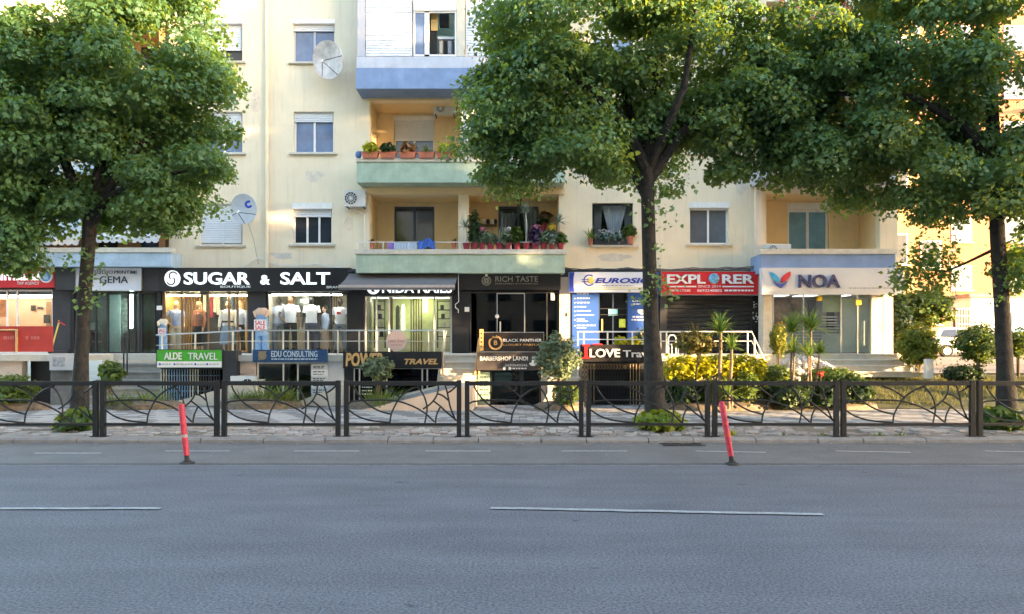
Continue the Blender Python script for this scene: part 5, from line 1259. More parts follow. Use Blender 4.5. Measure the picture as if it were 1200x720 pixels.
def bollard(label, b, tp):
    d = 1.6*870/(b[1]-402); t = thing("bollard", label, "bollard", (X(b[0], d), d, .006), "red flexible bollards")
    p0, p1 = Vector((X(b[0], d), d, .02)), Vector((X(tp[0], d), d+.02, Z(tp[1], d))); L = lambda u: p0+(p1-p0)*u
    REDP = mat("red_rubber", (.48, .04, .07), .65, var=.35, scale=14)
    mb = MB(); mb.lathe([(.1, 0), (.09, .018), (.05, .03), (.045, .045)], p0.x, d, .006, 14); mb.tube([L(.02), L(.14)], [.035, .03], 10); mb.build("base", mat("dark_rubber", (.03, .028, .028), .8), t, smooth=True)
    mb = MB(); mb.tube([L(.12), L(.3), L(.6), L(.985), L(1)], [.036, .038, .039, .039, .032], 14); mb.build("tube", REDP, t, smooth=True)
    mb = MB(); mb.tube([L(.43), L(.48)], [.0405, .0405], 14); mb.build("band", mat("grey_reflector", (.36, .3, .3), .5, var=.3, scale=30) if b[0] < 500 else mat("worn_red_band", (.5, .07, .06), .5), t, smooth=True)
bollard("leaning red bollard with a pale band, on the left", (219.5, 544), (211.5, 474)); bollard("leaning red bollard without a pale band, on the right", (858, 545), (846, 471))
gr = MB(); d = 11.62
for i in range(9): gr.box(X(776, d)+i*.07, X(776, d)+i*.07+.035, d-.13, d+.1, .007, .016)
gr.box(X(775, d), X(824, d), d-.16, d-.131, .007, .017); gr.box(X(775, d), X(824, d), d+.101, d+.13, .007, .017)
solo(gr, "drain_grate", IRON, "rusty iron drain grate in the lane at the kerb", "drain grate")

# ------------------------------------------------------------------ plants
def bush(label, px, py, d, rx, rz, m, n, size, base_py=None, stem_r=.03, cat="bush", name="bush", group=None, up=.4, shell=.5, ry=1., nst=3):
    c = (X(px, d), d, Z(py, d)); k = d/870; zb = Z(base_py if base_py else py+rz, d)
    t = thing(name, label, cat, (c[0], d, zb), group)
    pts, nn = ball(c, (rx*k, rx*k*ry, rz*k), n, shell)
    leaves(t, "foliage", m, pts, size, nn, up=up)
    mb = MB()
    for i in range(nst):
        a = rnd.uniform(0, 6.28); mb.tube([(c[0]+.03*i*math.cos(a), d+.03*math.sin(a), zb-.03), (c[0]+.06*math.cos(a), d+.05*math.sin(a), (zb+c[2])/2), (c[0]+rx*k*.5*math.cos(a), d+rx*k*.5*math.sin(a), c[2]+rz*k*.2)], [stem_r, stem_r*.8, stem_r*.35], 6)
    mb.build("stem", STEM, t); return t
def tuft(label, px, py, d, n, length, m, width=.02, up=1., spread=.35, droop=.45, rad=.25, name="grass_clump", cat="plant", group=None):
    t = thing(name, label, cat, (X(px, d), d, Z(py, d)), group); blades(t, "blades", m, (X(px, d), d, Z(py, d)-.02), n, length, spread, width, droop, up, rad); return t
def cordyline(label, px, py0, py1, d, n, length, r=.035, name="cordyline", lean=0., m=None):
    x0, x1 = X(px, d), X(px+lean, d); zb, zt = Z(py0, d), Z(py1, d); t = thing(name, label, "palm", (x0, d, zb), "cordylines in the beds")
    mb = MB(); P = [(x0+(x1-x0)*u+.015*math.sin(u*9), d, zb-.03+(zt-zb+.03)*u) for u in (0, .25, .5, .75, 1)]; mb.tube(P, [r*1.25, r, r*.95, r*.9, r*.8], 8)
    for i in range(14): z = zb+(zt-zb)*i/14; mb.lathe([(r*.9, 0), (r*1.12, .012), (r*.9, .024)], x0+(x1-x0)*i/14, d, z, 8)
    mb.build("trunk", mat("palm_trunk", (.2, .15, .11), .9, var=.25, scale=18, bump=.4), t)
    blades(t, "crown", m or STRAP, (x1, d, zt-.02), n, length, .55, .035, .3, .75, .03); return t
def soil_bed(px, py, d, rx, ry):
    mb = MB(); x, z = X(px, d), Z(py, d); n = 26
    rg = [[(x+q*rx*math.cos(2*math.pi*j/n)*(1+.08*math.sin(j*3)), d+q*ry*math.sin(2*math.pi*j/n), z0) for j in range(n)] for q, z0 in ((1.05, z-.2), (1, z+.03), (.8, z+.09), (.4, z+.12))]
    mb.loft(rg); mb.build("planting_bed", SOIL, kind='structure', smooth=True)
soil_bed(305, 472, 19, 1.0, .8); soil_bed(446, 474, 18.6, .75, .5); soil_bed(655, 476, 18.2, .55, .4); soil_bed(835, 474, 18.6, 1.45, .9); soil_bed(955, 474, 18.8, 1.5, .9); soil_bed(170, 474, 18.6, .9, .6); soil_bed(8, 476, 18.2, 1., .6)
bush("ball shaped grey green bush on a stem before the gold POWER TRAVEL letters", 443, 432.5, 18.6, 17, 13, OLEAF, 2800, .055, 474)
tuft("tall yellow green grass at the foot of the ball bush under the gold sign", 448, 475, 18.4, 260, .62, GRASS, .014, 1.1, .3, .4, .55)
bush("loose grey green olive tree right of the barbershop sign", 654, 418, 18.3, 25, 26, OLEAF, 3600, .06, 475, .035, "tree", "olive_tree", shell=.2)
bush("low yellow green bush at the foot of the olive tree", 664, 462, 18.0, 16, 14, LEAF2, 1500, .05, 476)
for px, l in ((284, "left"), (310, "middle"), (333, "right")):
    tuft({"left": "low arching grass clump beside the low air conditioner", "middle": "dense grass clump in the middle of the bed under the navy sign", "right": "tall grass clump below the stack of notice plates"}[l], px, 474, 18.9, 150, {"left": .55, "middle": .85, "right": .8}[l], GRASS, .025, .95, .35, .5, .3, group="grass clumps in the bed under the navy sign")
tuft("wide low grass clump under the left end of the green sign", 168, 474, 18.6, 200, .7, GRASS, .022, .75, .35, .6, .6)
tuft("grass clump left of the steps beside the left tree's trunk", 137, 474, 18.3, 110, .5, GRASS, .02, .8, .35, .6, .3)
bush("leafy bright green plant on the dark steps beside the left tree's trunk", 131, 438, 19.6, 12, 14, LEAF2, 420, .12, 462)
bush("dark green bush at the left edge behind the fence", 8, 458, 18.0, 30, 18, LEAF2, 3200, .06, 476)
bush("leafy plant growing at the foot of the left tree", 92, 494, 13.3, 22, 13, LEAF2, 700, .12, 506, .012)
bush("yellow green leafy plant growing at the foot of the middle tree", 772, 494, 13.25, 28, 11, mat and leafmat("lime_leaf", (.09, .15, .02), (.26, .32, .03), (.4, .42, .03), .35), 700, .11, 504, .012)
bush("leafy plant growing at the foot of the right tree", 1170, 493, 13.3, 24, 15, LEAF2, 800, .12, 507, .012)
hedge = thing("hedge", "clipped golden yellow hedge in front of the white railing and black shutter", "hedge", (X(838, 18.9), 18.9, .0))
P_ = []; N_ = []
for px, py, rx, rz in ((800, 434, 24, 17), (826, 430, 22, 13), (850, 430, 22, 14), (872, 433, 20, 16), (886, 440, 12, 20)):
    a, b = ball((X(px, 18.9), 18.9, Z(py, 18.9)), (rx*18.9/870, .42, rz*18.9/870), 1500, .6); P_.append(a); N_.append(b)
leaves(hedge, "foliage", YLEAF, np.concatenate(P_), .075, np.concatenate(N_), up=.5)
mb = MB()
for px in (790, 812, 835, 858, 880): mb.tube([(X(px, 18.9), 18.9, -.08), (X(px+2, 18.9), 18.9, Z(432, 18.9))], .02, 6)
mb.build("stem", STEM, hedge)
bush("rounded dark green bush left in the bed under the golden hedge", 801, 461, 18.3, 22, 17, DLEAF, 2200, .06, 477)
bush("mid green bush in the middle of the bed under the golden hedge", 834, 460, 18.2, 20, 17, LEAF2, 1900, .06, 477)
bush("small dark bush right in the bed under the golden hedge", 872, 456, 18.4, 16, 16, DLEAF, 1300, .06, 474)
bush("topiary ball with reddish tips before the white railing", 813, 402, 18.2, 22, 13, leafmat("photinia_leaf", (.05, .09, .025), (.22, .15, .04), (.3, .25, .03), .25), 1500, .06, 470, .02)
for i in range(1): tuft("spray of upright reddish shoots on top of the topiary ball", 813, 396, 18.2, 26, .42, leafmat("red_shoot", (.12, .12, .03), (.3, .18, .06), (.3, .2, .05), .25), .03, 1.2, .3, .2, .1, name="shoots")
CM = leafmat("cordyline_leaf", (.06, .13, .03), (.16, .26, .07), (.32, .42, .06), .32)
cordyline("tall cordyline with a wide fan crown before the black shutter", 844, 476, 389, 17.9, 110, .62, .05, m=CM)
cordyline("shorter cordyline right of the tall one, in front of the hedge", 857, 474, 407, 17.6, 80, .42, .04, m=CM); cordyline("slender cordyline stem with a small tuft low behind the red bollard", 854, 478, 462, 17.4, 50, .5, .035, m=CM)
cordyline("leftmost tall cordyline before the glazed office", 927.5, 474, 389, 18.4, 110, .68, .03, m=CM); cordyline("tall cordyline in the middle before the glazed office", 950, 474, 386, 18.4, 120, .7, .03, m=CM)
cordyline("short cordyline with its tuft level with the white stones", 930, 474, 412, 18.0, 70, .5, .028, m=CM); cordyline("short cordyline right of the white stones' middle", 947, 474, 416, 17.9, 70, .5, .028, m=CM)
cordyline("short cordyline leaning right before the white stones", 955, 474, 414, 18.1, 60, .45, .028, lean=5, m=CM)
bush("small yellow tipped conifer by the glazed office's left pillar", 912, 398, 20.6, 10, 19, leafmat("conifer_leaf", (.06, .1, .02), (.3, .28, .03), (.3, .3, .03), .3), 1500, .05, 445, .02)
bush("low wide dark shrub under the short cordylines", 922, 462, 18.1, 26, 16, DLEAF, 2400, .07, 478); bush("low dark shrub behind the fence posts at the bed's middle", 965, 464, 18.2, 26, 16, DLEAF, 2400, .07, 478)
bush("dark spreading shrub at the right end of the bed", 1000, 458, 18.4, 20, 17, DLEAF, 2000, .07, 476)
bush("loose light green shrub behind the dark shrubs", 905, 440, 19, 24, 12, LEAF2, 1500, .06, 470); bush("loose green shrub below the white stones", 975, 442, 19.2, 30, 11, LEAF2, 1700, .06, 470)
fl = thing("red_flower", "single red flower before the white stones", "flower", (X(962, 17.8), 17.8, Z(470, 17.8)))
mb = MB(); mb.tube([(X(962, 17.8), 17.8, Z(470, 17.8)), (X(962, 17.8), 17.8, Z(440, 17.8))], .008, 5); mb.build("stem", STEM, fl)
pts, nn = ball((X(962, 17.8), 17.8, Z(438, 17.8)), (.07, .06, .05), 30, .3); leaves(fl, "petals", leafmat("red_petal_leaf", (.5, .04, .03), (.7, .1, .06), (.5, .1, .05), .2), pts, .05, nn)
rk = thing("rock_mound", "mound of white stones below the glazed office", "rocks", (X(945, 21), 21, .5))
sm = MB(); sm.ell((0, 0, 0), 1, .8, .65, 8, 5)
sm.v = [(a*(1+.22*math.sin(a*5+c*4)), b*(1+.2*math.cos(a*4-c*3)), c*(1+.25*math.sin(b*6+a))) for a, b, c in sm.v]
sm.v = [(p[0]+ORG[rk.name].x, p[1]+21, p[2]+.5) for p in sm.v]
s0 = sm.build("stone", mat("white_stone", (.55, .52, .5), .9, var=.25, scale=4, bump=.5), rk)
for i in range(170):
    o = s0 if i == 0 else s0.copy()
    if i: C.objects.link(o)
    a, q = rnd.uniform(0, 6.28), rnd.random()**.5
    o.location = (1.12*q*math.cos(a), .25+.6*q*math.sin(a), .05+.6*(1-q*q)); s = rnd.uniform(.07, .15); o.scale = (s, s, s); o.rotation_euler = (rnd.random()*6, rnd.random()*6, rnd.random()*6)
mb = MB(); mb.lathe([(1.2, -.3), (1.1, .05), (.9, .26), (.6, .48), (.3, .6)], X(945, 21), 21.25, .5, 18, .5); mb.build("core", SOIL, rk)
YL2 = leafmat("sunny_bush_leaf", (.07, .12, .02), (.22, .24, .03), (.4, .4, .03), .35)
bush("tall round sunlit yellow green bush right of the entrance steps", 1076, 404, 21.4, 22, 23, YL2, 3600, .07, 441, .03)
bush("large dark globe bush on a stem partly hiding the silver car", 1148, 403, 20.2, 26, 23, LEAF2, 4200, .06, 446, .035)
bush("low dome shaped dark bush on the grass", 1128, 438, 20.4, 21, 10, DLEAF, 2200, .055, 450, .02)
bush("dark globe bush at the right edge behind the tree's trunk", 1193, 402, 20.6, 14, 16, LEAF2, 1500, .06, 440, .03)
bush("small broad tree with drooping green leaves beside the white sign's right end", 1082, 362, 27, 30, 20, LEAF2, 4200, .11, 424, .05, "tree", "small_tree", shell=.3)
bush("dark shrub hard against the right end of the glazed office", 1050, 378, 25.5, 16, 34, DLEAF, 2200, .1, 424, .04)
gp = MB(); d = 20.6
gp.box(X(1086, d), X(1094, d), d, d+.16, Z(444, d), Z(421, d)); solo(gp, "gate_post", WHITEM, "short white post lit by the sun beside the round yellow green bush", "post")
# rough grass over the lawn and weeds at the kerb: nobody could count it
mb = MB(); tint = []
for i in range(9000):
    y = rnd.uniform(18.2, 22); xx = rnd.uniform(5.6, 15.5)
    if y < 18.5+.2*math.sin(xx*.9): continue
    zz = np.interp(y, (18.3, 18.8, 19.3, 20, 20.8, 22), (0, .13, .26, .42, .52, .62))*min(1, max(0, (xx-4.8)/1.6))+gz(y)*.2-.03
    a = rnd.uniform(0, 6.28); l = rnd.uniform(.05, .16); ww = .012; c, s = math.cos(a), math.sin(a); k = rnd.uniform(.2, .7)*l
    mb.add([(xx-c*ww, y-s*ww, zz), (xx+c*ww, y+s*ww, zz), (xx-s*k, y+c*k, zz+l)], [(0, 1, 2)]); tint.append(rnd.random())
o = mb.build("grass", leafmat("lawn_blade", (.06, .085, .025), (.17, .155, .06), (.3, .28, .05), .3), kind='stuff')
at = o.data.attributes.new("tint", 'FLOAT', 'FACE'); at.data.foreach_set('value', tint)
for px, lab, m in ((855.5, "dry yellow weed on the kerb behind the right red bollard", YLEAF), (918, "small green weed at the kerb before the cordylines", GRASS), (964, "small weed at the kerb left of the fence posts", GRASS),
                   (1030, "spreading weed at the kerb before the sunlit bush", GRASS), (1055, "bushy green weed at the kerb before the low dome bush", GRASS)):
    tuft(lab, px, 512, 12.25, 40, .22 if px < 900 else .15, m, .02, .7 if px > 900 else 1.2, .4, .5, .1, name="weed", group="weeds along the kerb")
bush("sapling with green leaves between the right bollard and the hedge", 876, 452, 17.6, 12, 20, LEAF2, 600, .06, 476, .012)

# potted plants on the balconies
def pot(label, px, py0, py1, d, w_, pm, kind, h=.3, lm=None, group=None, long=False, flower=None):
    x, z0, z1 = X(px, d), Z(py1, d), Z(py0, d); t = thing("potted_plant", label, "potted plant", (x, d, z0), group)
    r = w_*d/870/2; H = z1-z0; mb = MB()
    if long:
        mb.loft([[(x-r*q, d-.1*q, z), (x+r*q, d-.1*q, z), (x+r*q, d+.1*q, z), (x-r*q, d+.1*q, z)] for q, z in ((.86, z0), (.98, z1-.03), (1.06, z1-.028), (1.06, z1), (.95, z1), (.9, z1-.04))])
    else: mb.lathe([(r*.72, 0), (r*.94, H*.8), (r*1.05, H*.81), (r*1.05, H), (r*.92, H), (r*.88, H*.88)], x, d, z0, 16)
    mb.build("pot", pm, t); b = (x, d, z1-.03); lm = lm or LEAF2
    if kind == 'spiky': blades(t, "leaves", lm, b, 34, h, .5, .035, .25, .9, .03)
    elif kind == 'trunk':
        mb = MB(); mb.tube([b, (x+.02, d, z1+h*.55), (x-.01, d, z1+h)], [.03, .025, .022], 7); mb.build("stem", mat("pale_trunk", (.42, .38, .3), .9), t); blades(t, "leaves", lm, (x-.01, d, z1+h), 46, .42, .6, .03, .3, .6, .02)
    else:
        pts, nn = ball((x, d, z1+h*.45), ((r*1.7 if not long else r*.95), min(r*1.5, .2), h*.6), int(130+420*h), .1); leaves(t, "leaves", lm, pts, .085, nn)
        mb = MB()
        for i in range(4): mb.tube([b, (x+rnd.uniform(-.6, .6)*r, d+rnd.uniform(-.05, .05), z1+h*.7)], .006, 4)
        mb.build("stem", STEM, t)
    if flower:
        fm, n, fh = flower; pts, nn = ball((x, d-.05, z1+fh), (r*.9, .08, .07), n, .2); leaves(t, "flowers", fm, pts, .06, nn)
    return t
def fmat(n, c): return leafmat(n, tuple(v*.7 for v in c), c, c, .15)
PINKF, WHF, YEF, PUF = fmat("pink_flower", (.62, .22, .33)), fmat("white_flower", (.72, .7, .66)), fmat("yellow_flower", (.7, .5, .03)), leafmat("purple_foliage", (.03, .015, .04), (.12, .06, .14), (.1, .04, .1), .15)
BLUG = leafmat("blue_green_leaf", (.1, .15, .12), (.26, .32, .26), (.2, .25, .1), .15); GG = "red pots along the first floor balcony"
for px, l, k, h, lm, fl in ((546.5, "leftmost red pot, with a pale spiky yucca", 'trunk', .5, BLUG, None), (556.5, "red pot with a tall dark bushy plant", 'b', .95, DLEAF, None), (565, "red pot with round pink flower heads", 'b', .4, OLEAF, (PINKF, 60, .42)),
                            (575, "red pot with low grey green leaves, left of the agave", 'b', .28, OLEAF, None), (585, "red pot with a blue green spiky agave", 'spiky', .62, BLUG, None), (595, "red pot with a white flower", 'b', .35, OLEAF, (WHF, 45, .42)),
                            (606, "red pot with a dark green bushy plant before the door", 'b', .5, LEAF2, None), (616.5, "red pot with a pale trunked dracaena", 'trunk', .95, BLUG, None), (627, "red pot with dark purple foliage and pinkish blooms", 'b', .5, PUF, (PINKF, 30, .5)),
                            (637, "red pot with pale grey cactus-like growth", 'b', .33, OLEAF, None), (647, "red pot with yellow and white flowers", 'b', .4, BLUG, (YEF, 60, .5)), (657, "rightmost red pot, with fresh green leaves", 'b', .32, LEAF2, None)):
    pot(l, px, 285.2, 292.4, 22.85, 8.6, REDPOT, k, h, lm, GG, flower=fl)
pot("tall spiky dracaena by the right wall of the first floor balcony", 655, 272, 279, 23.2, 8, TERRA, 'trunk', .3, BLUG)
G2 = "long clay planters on the second floor balcony"
for px, l, k, h, lm in ((434, "leftmost clay planter, with yellow green leaves", 'b', .3, YLEAF), (455, "clay planter with dark green succulents", 'b', .28, DLEAF), (478, "clay planter with reddish brown leaves", 'b', .3, leafmat("rusty_leaf", (.12, .06, .03), (.28, .16, .07), (.3, .15, .05), .2)),
                        (500, "clay planter with spiky green leaves", 'spiky', .32, LEAF2), (521, "rightmost clay planter, with sparse yellow green leaves", 'b', .25, YLEAF)):
    pot(l, px, 179, 186, 22.68, 19, TERRA, k, h, lm, G2, long=True)
for px, l in ((436, "small terracotta pot at the left end of the first floor balcony"), (532, "small terracotta pot beside the loggia column")): pot(l, px, 283, 292.4, 22.9, 6, TERRA, 'spiky', .14, DLEAF)
bb = solo(MB().ell((X(420, 22.7), 22.72, Z(181.5, 22.7)), .1, .1, .12, 10, 7), "blue_bag", mat("blue_fabric", (.08, .16, .36), .8), "small blue bag at the left end of the second floor balcony", "bag")
pl = pot("window box of grey and green plants with a white lily in the curtained window", 716, 283, 287.5, 23.45, 42, CHAR, 'b', .28, BLUG, None, True, (WHF, 60, .3))
pot("trailing green plant at the right end of the curtained window", 738, 277, 286, 23.4, 9, TERRA, 'b', .35, LEAF2); pot("wispy grass in a small pot left of the curtained window", 692, 280, 287.5, 23.35, 6, TERRA, 'spiky', .45, STRAP)
hb = thing("hanging_basket", "brown hanging basket on the wall right of the first floor door", "hanging basket", (X(638, 24.7), 24.7, Z(259, 24.7)))
mb = MB(); mb.lathe([(.05, -.1), (.2, .02), (.24, .1), (.2, .1)], X(638, 24.6), 24.6, Z(257, 24.6), 14)
for a in (0, 2.1, 4.2): mb.tube([(X(638, 24.6)+.2*math.cos(a), 24.6+.2*math.sin(a), Z(254.5, 24.6)), (X(638, 24.6), 24.6, Z(246, 24.6))], .006, 4)
mb.build("basket", STEM, hb); pts, nn = ball((X(638, 24.6), 24.6, Z(252, 24.6)), (.26, .2, .14), 120, .2); leaves(hb, "leaves", leafmat("rusty_leaf", (0, 0, 0), (0, 0, 0), (0, 0, 0)), pts, .08, nn)
pot("red pot standing below the hanging basket", 637, 262, 272, 24.4, 8, REDPOT, 'b', .12, DLEAF)
ws = thing("wall_shelf", "small wall shelf with jars between the pillar and the first floor door", "shelf", (X(572, 24.6), 24.6, Z(264, 24.6)))
B(ws, "board", STEM, 563, 582, 263, 264.5, 24.6, .3)
for i, (a, b, c) in enumerate(((565, 569, 257), (570, 574, 253), (575, 579, 257), (579.5, 582, 258))): MB().lathe([(.03, 0), (.06, .05), (.06, .12), (.03, .17)], X((a+b)/2, 24.7), 24.7, Z(262.9, 24.7), 10).build("jar", (WHITE, CHAR, WHITE, CHAR)[i], ws)
dr = thing("laundry", "pale plastic crate and blue cloth drying on the first floor balcony rail", "laundry", (X(480, 22.9), 22.9, Z(292, 22.9)))
B(dr, "crate", mat("purple_plastic", (.25, .14, .42), .5), 454, 461, 284.5, 292, 22.98, .2); B(dr, "white_crate", mat("pale_blue_plastic", (.48, .56, .7), .5, var=.2, scale=12), 461.5, 488, 285, 292, 22.98, .25)
for i in range(8): B(dr, "crate_slot", GREYP, 463+3.1*i, 464.4+3.1*i, 286.5, 291, 22.976, .003)
mb = MB(); mb.loft([[(X(a, 22.76), 22.76+.04*math.sin(i*1.4+j), Z(y+2.2*math.sin(i*.9), 22.76)) for i, a in enumerate(np.linspace(490, 510, 10))] for j, y in enumerate((281, 284, 288, 291.5))], cap=False, closed=False)
mb.build("blue_cloth", mat("royal_blue_cloth", (.05, .13, .45), .9), dr)

# things on the terrace
ks = thing("kick_scooter", "yellow kick scooter leaning against the red shop's dark pillar", "scooter", (X(66, 22), 22, ZF))
d = 22.3; mb = MB(); mb.tube([(X(60, d), d, ZF+.12), (X(69.5, d), d, ZF+.98)], .022, 8); mb.build("stem", mat("yellow_metal", (.6, .45, .12), .4), ks)
mb = MB(); mb.tube([(X(66.5, d), d+.1, ZF+1.0), (X(72, d), d-.1, ZF+.98)], .016, 6); mb.tube([(X(71, d), d-.1, ZF+.97), (X(80, d), d-.15, ZF+.86)], .02, 6); mb.build("handlebar", RED, ks)
mb = MB(); mb.box(X(60, d), X(82, d), d-.07, d+.07, ZF+.07, ZF+.1); mb.build("deck", CHAR, ks)
for p in (59, 82): MB().disc(X(p, d), ZF+.075, .075, d-.02, d+.02, 14).build("wheel", DARK, ks)
wc = thing("chair", "white metal chair behind the white railing", "chair", (X(790, 21.4), 21.4, ZF)); d = 21.4
mb = MB(); xa, xb = X(785, d), X(794, d); zt = ZF+.55
mb.tube([(xa, d+.2, ZF), (xa, d+.22, zt-.08), (xa+.05, d+.22, zt), (xb-.05, d+.22, zt), (xb, d+.22, zt-.08), (xb, d+.2, ZF)], .018, 6); mb.build("back_frame", WHITEM, wc)
MB().box(xa, xb, d-.2, d+.19, ZF+.27, ZF+.3).build("seat", WHITEM, wc)
for a in (xa+.02, xb-.02): mb = MB(); mb.tube([(a, d-.18, ZF), (a, d-.17, ZF+.268)], .015, 6); mb.build("leg", WHITEM, wc)
pot("yellow flowering pot behind the white railing, left one", 727, 405, 414, 21, 8, TERRA, 'b', .25, YLEAF); pot("yellow flowering pot behind the white railing, beside the trunk", 742, 405, 414, 21, 8, TERRA, 'b', .22, YLEAF)
pot("pink flowering shrub in a pot behind the white railing", 754, 405, 414, 21.6, 12, TERRA, 'b', .5, OLEAF, flower=(PINKF, 90, .35))

# ------------------------------------------------------------------ street trees
def tree(label, d, trunk, limbs, blobs, nclump, per, sprouts=(), size=.067, seed=1, group="street trees along the kerb"):
    global nrs
    nrs = np.random.RandomState(seed); k = d/870
    t = thing("street_tree", label, "tree", (X(trunk[0][0], d), d, .03), group)
    mb = MB(); pts = [(X(a, d)+.0, d+.02*math.sin(i*2), Z(b, d)) for i, (a, b, r) in enumerate(trunk)]; mb.tube(pts, [r*k*(.66 if b < 440 else .8) for a, b, r in trunk], 14)
    mb.build("trunk", BARK, t, smooth=True)
    for L in limbs:
        mb = MB(); mb.tube([(X(a, d), d+dy, Z(b, d)) for a, b, dy, r in L], [r*k*.8 for a, b, dy, r in L], 8); mb.build("limb", BARK, t, smooth=True)
    W = np.array([b[2]*b[3]*b[5] for b in blobs]); W = W/W.sum(); P = []; N = []; T = []
    for _ in range(nclump):
        b = blobs[nrs.choice(len(blobs), p=W)]
        c = np.array((X(b[0], d), d+b[4], Z(b[1], d))); r = np.array((b[2]*k, b[2]*k*1.05, b[3]*k))*.8
        v = nrs.normal(size=3); v /= np.linalg.norm(v); q = c+v*r*nrs.uniform(.45, 1)**.5
        n = int(per*nrs.uniform(.5, 1.5)); s = nrs.uniform(.34, .66)
        u = nrs.normal(size=(n, 3)); u /= np.linalg.norm(u, axis=1)[:, None]
        g = u*(nrs.uniform(.25, 1, n)**.45)[:, None]*np.array((s, s, s*.5))*(1+.25*np.sin(u[:, :1]*5+c[0]*3)*np.sin(u[:, 1:2]*5+q[2]*4))
        g[:, 2] -= .28*(g[:, 0]**2+g[:, 1]**2)/s+.12*np.abs(g[:, 0]*v[0]+g[:, 1]*v[1])    # sprays arch downwards at their tips
        P.append(q+g+nrs.normal(size=(n, 3))*.035); N.append(u*.9+np.array((v[0]*.25, v[1]*.25, .35))); T.append(np.full(n, nrs.uniform(.1, .9)))
    for px, py, r, n in sprouts:
        g = nrs.normal(size=(n, 3))*r*k*.55; P.append(np.array((X(px, d), d+(.75 if px > 1080 and px < 1140 else -.2), Z(py, d)))+g); N.append(np.tile((0, -.6, .3), (n, 1))); T.append(np.full(n, .6))
    leaves(t, "crown", LEAF, np.concatenate(P), size, np.concatenate(N), up=.35, aspect=1.15, jit=.5, tint=np.concatenate(T), droop=.5)
    return t
TD_ = 13.7
tree_mid = tree("street tree in the middle with the widest crown, ivy sprouts on its trunk", TD_,
    [(769, 504, 19), (768, 485, 16), (766, 440, 14.5), (763, 380, 13.5), (761, 300, 12.5), (759, 235, 12), (758, 190, 12)],
    [[(758, 200, 0, 10), (730, 150, -.2, 8), (690, 110, -.3, 6), (640, 90, -.4, 3)], [(758, 195, 0, 11), (768, 130, .2, 9), (775, 60, .2, 7), (770, -40, .1, 4)], [(759, 215, 0, 8), (795, 160, -.1, 7), (840, 110, -.2, 5), (890, 90, 0, 3)],
     [(758, 235, 0, 6), (742, 200, .1, 5), (700, 180, .2, 3)], [(758, 200, 0, 8), (745, 120, .6, 6), (720, 30, .8, 4)], [(760, 200, 0, 7), (790, 120, -.8, 5), (800, 40, -1., 3)]],
    [(625, 95, 82, 82, 0, 1), (592, 140, 48, 58, -.2, 1), (610, 185, 42, 34, .1, 1), (690, 40, 110, 80, -.6, 1), (720, 130, 95, 70, .2, 1), (668, 168, 66, 40, -.4, 1), (830, 60, 95, 80, .2, 1), (855, 130, 58, 48, -.3, 1),
     (770, -70, 170, 110, 0, 1), (760, -200, 150, 90, 0, .8), (900, 95, 60, 60, .2, 2), (930, 50, 70, 70, 0, 1.8), (575, 165, 30, 36, 0, .5), (600, 195, 40, 26, 0, .7), (612, 30, 60, 60, 0, 1), (800, 205, 36, 26, 0, .9), (825, 185, 45, 30, .1, 1), (770, 150, 80, 55, 1.3, 1.1), (810, 110, 90, 60, 1., 1), (690, 80, 90, 70, 1.2, 1), (870, 165, 50, 34, .6, 1), (700, 195, 30, 16, 0, .7)], 325, 500,  # highest blobs, above the view, added to shade the facade
    [(770, 330, 14, 40), (750, 348, 14, 40), (785, 345, 12, 30), (755, 250, 14, 26), (775, 255, 16, 34), (790, 215, 16, 40), (735, 215, 15, 30), (768, 295, 9, 16)], seed=3)
tree_right = tree("street tree at the right edge with a bright sunlit low branch", TD_,
    [(1184, 504, 17), (1181, 485, 15), (1177, 430, 13.5), (1174, 360, 12.5), (1170, 280, 12), (1166, 210, 11.5), (1164, 170, 11)],
    [[(1165, 190, 0, 9), (1120, 150, -.2, 7), (1060, 120, -.3, 5), (980, 110, 0, 3)], [(1164, 175, 0, 10), (1170, 100, .2, 8), (1165, 20, 0, 5)], [(1166, 200, 0, 8), (1210, 150, 0, 6), (1260, 100, 0, 4)], [(1170, 290, 0, 2.8), (1145, 308, .5, 1.6), (1105, 325, .75, .8)]],
    [(1000, 95, 80, 70, 0, 1), (1090, 60, 110, 90, -.3, 1), (1180, 120, 90, 90, .2, 1), (995, 165, 62, 40, -.2, 1), (1075, 205, 80, 36, .1, 1), (1150, 215, 60, 40, -.4, 1), (945, 130, 60, 60, .2, 1.6), (1090, -70, 170, 100, 0, 1), (1130, -200, 170, 100, 0, 1), (1220, 200, 70, 80, 0, 1), (1010, 222, 60, 20, 0, .9), (1140, 175, 80, 55, .9, 1.1), (1075, 160, 80, 60, .8, 1), (1110, 235, 50, 26, -.3, 1), (1195, 235, 45, 36, -.4, .9), (955, 180, 56, 34, .2, 2), (1070, 238, 46, 18, .2, .9), (1130, 258, 36, 16, -.2, .8), (1200, 300, 22, 50, -.2, .7), (1200, 280, 30, 50, .2, .5)], 325, 500,  # top blobs lie out of view, added to keep sun off the facade
    [(1112, 298, 22, 300), (1095, 315, 24, 300), (1128, 318, 22, 260), (1083, 328, 18, 150), (1137, 295, 18, 160), (1118, 342, 15, 130), (1190, 330, 16, 40), (1160, 350, 12, 24)], seed=5)
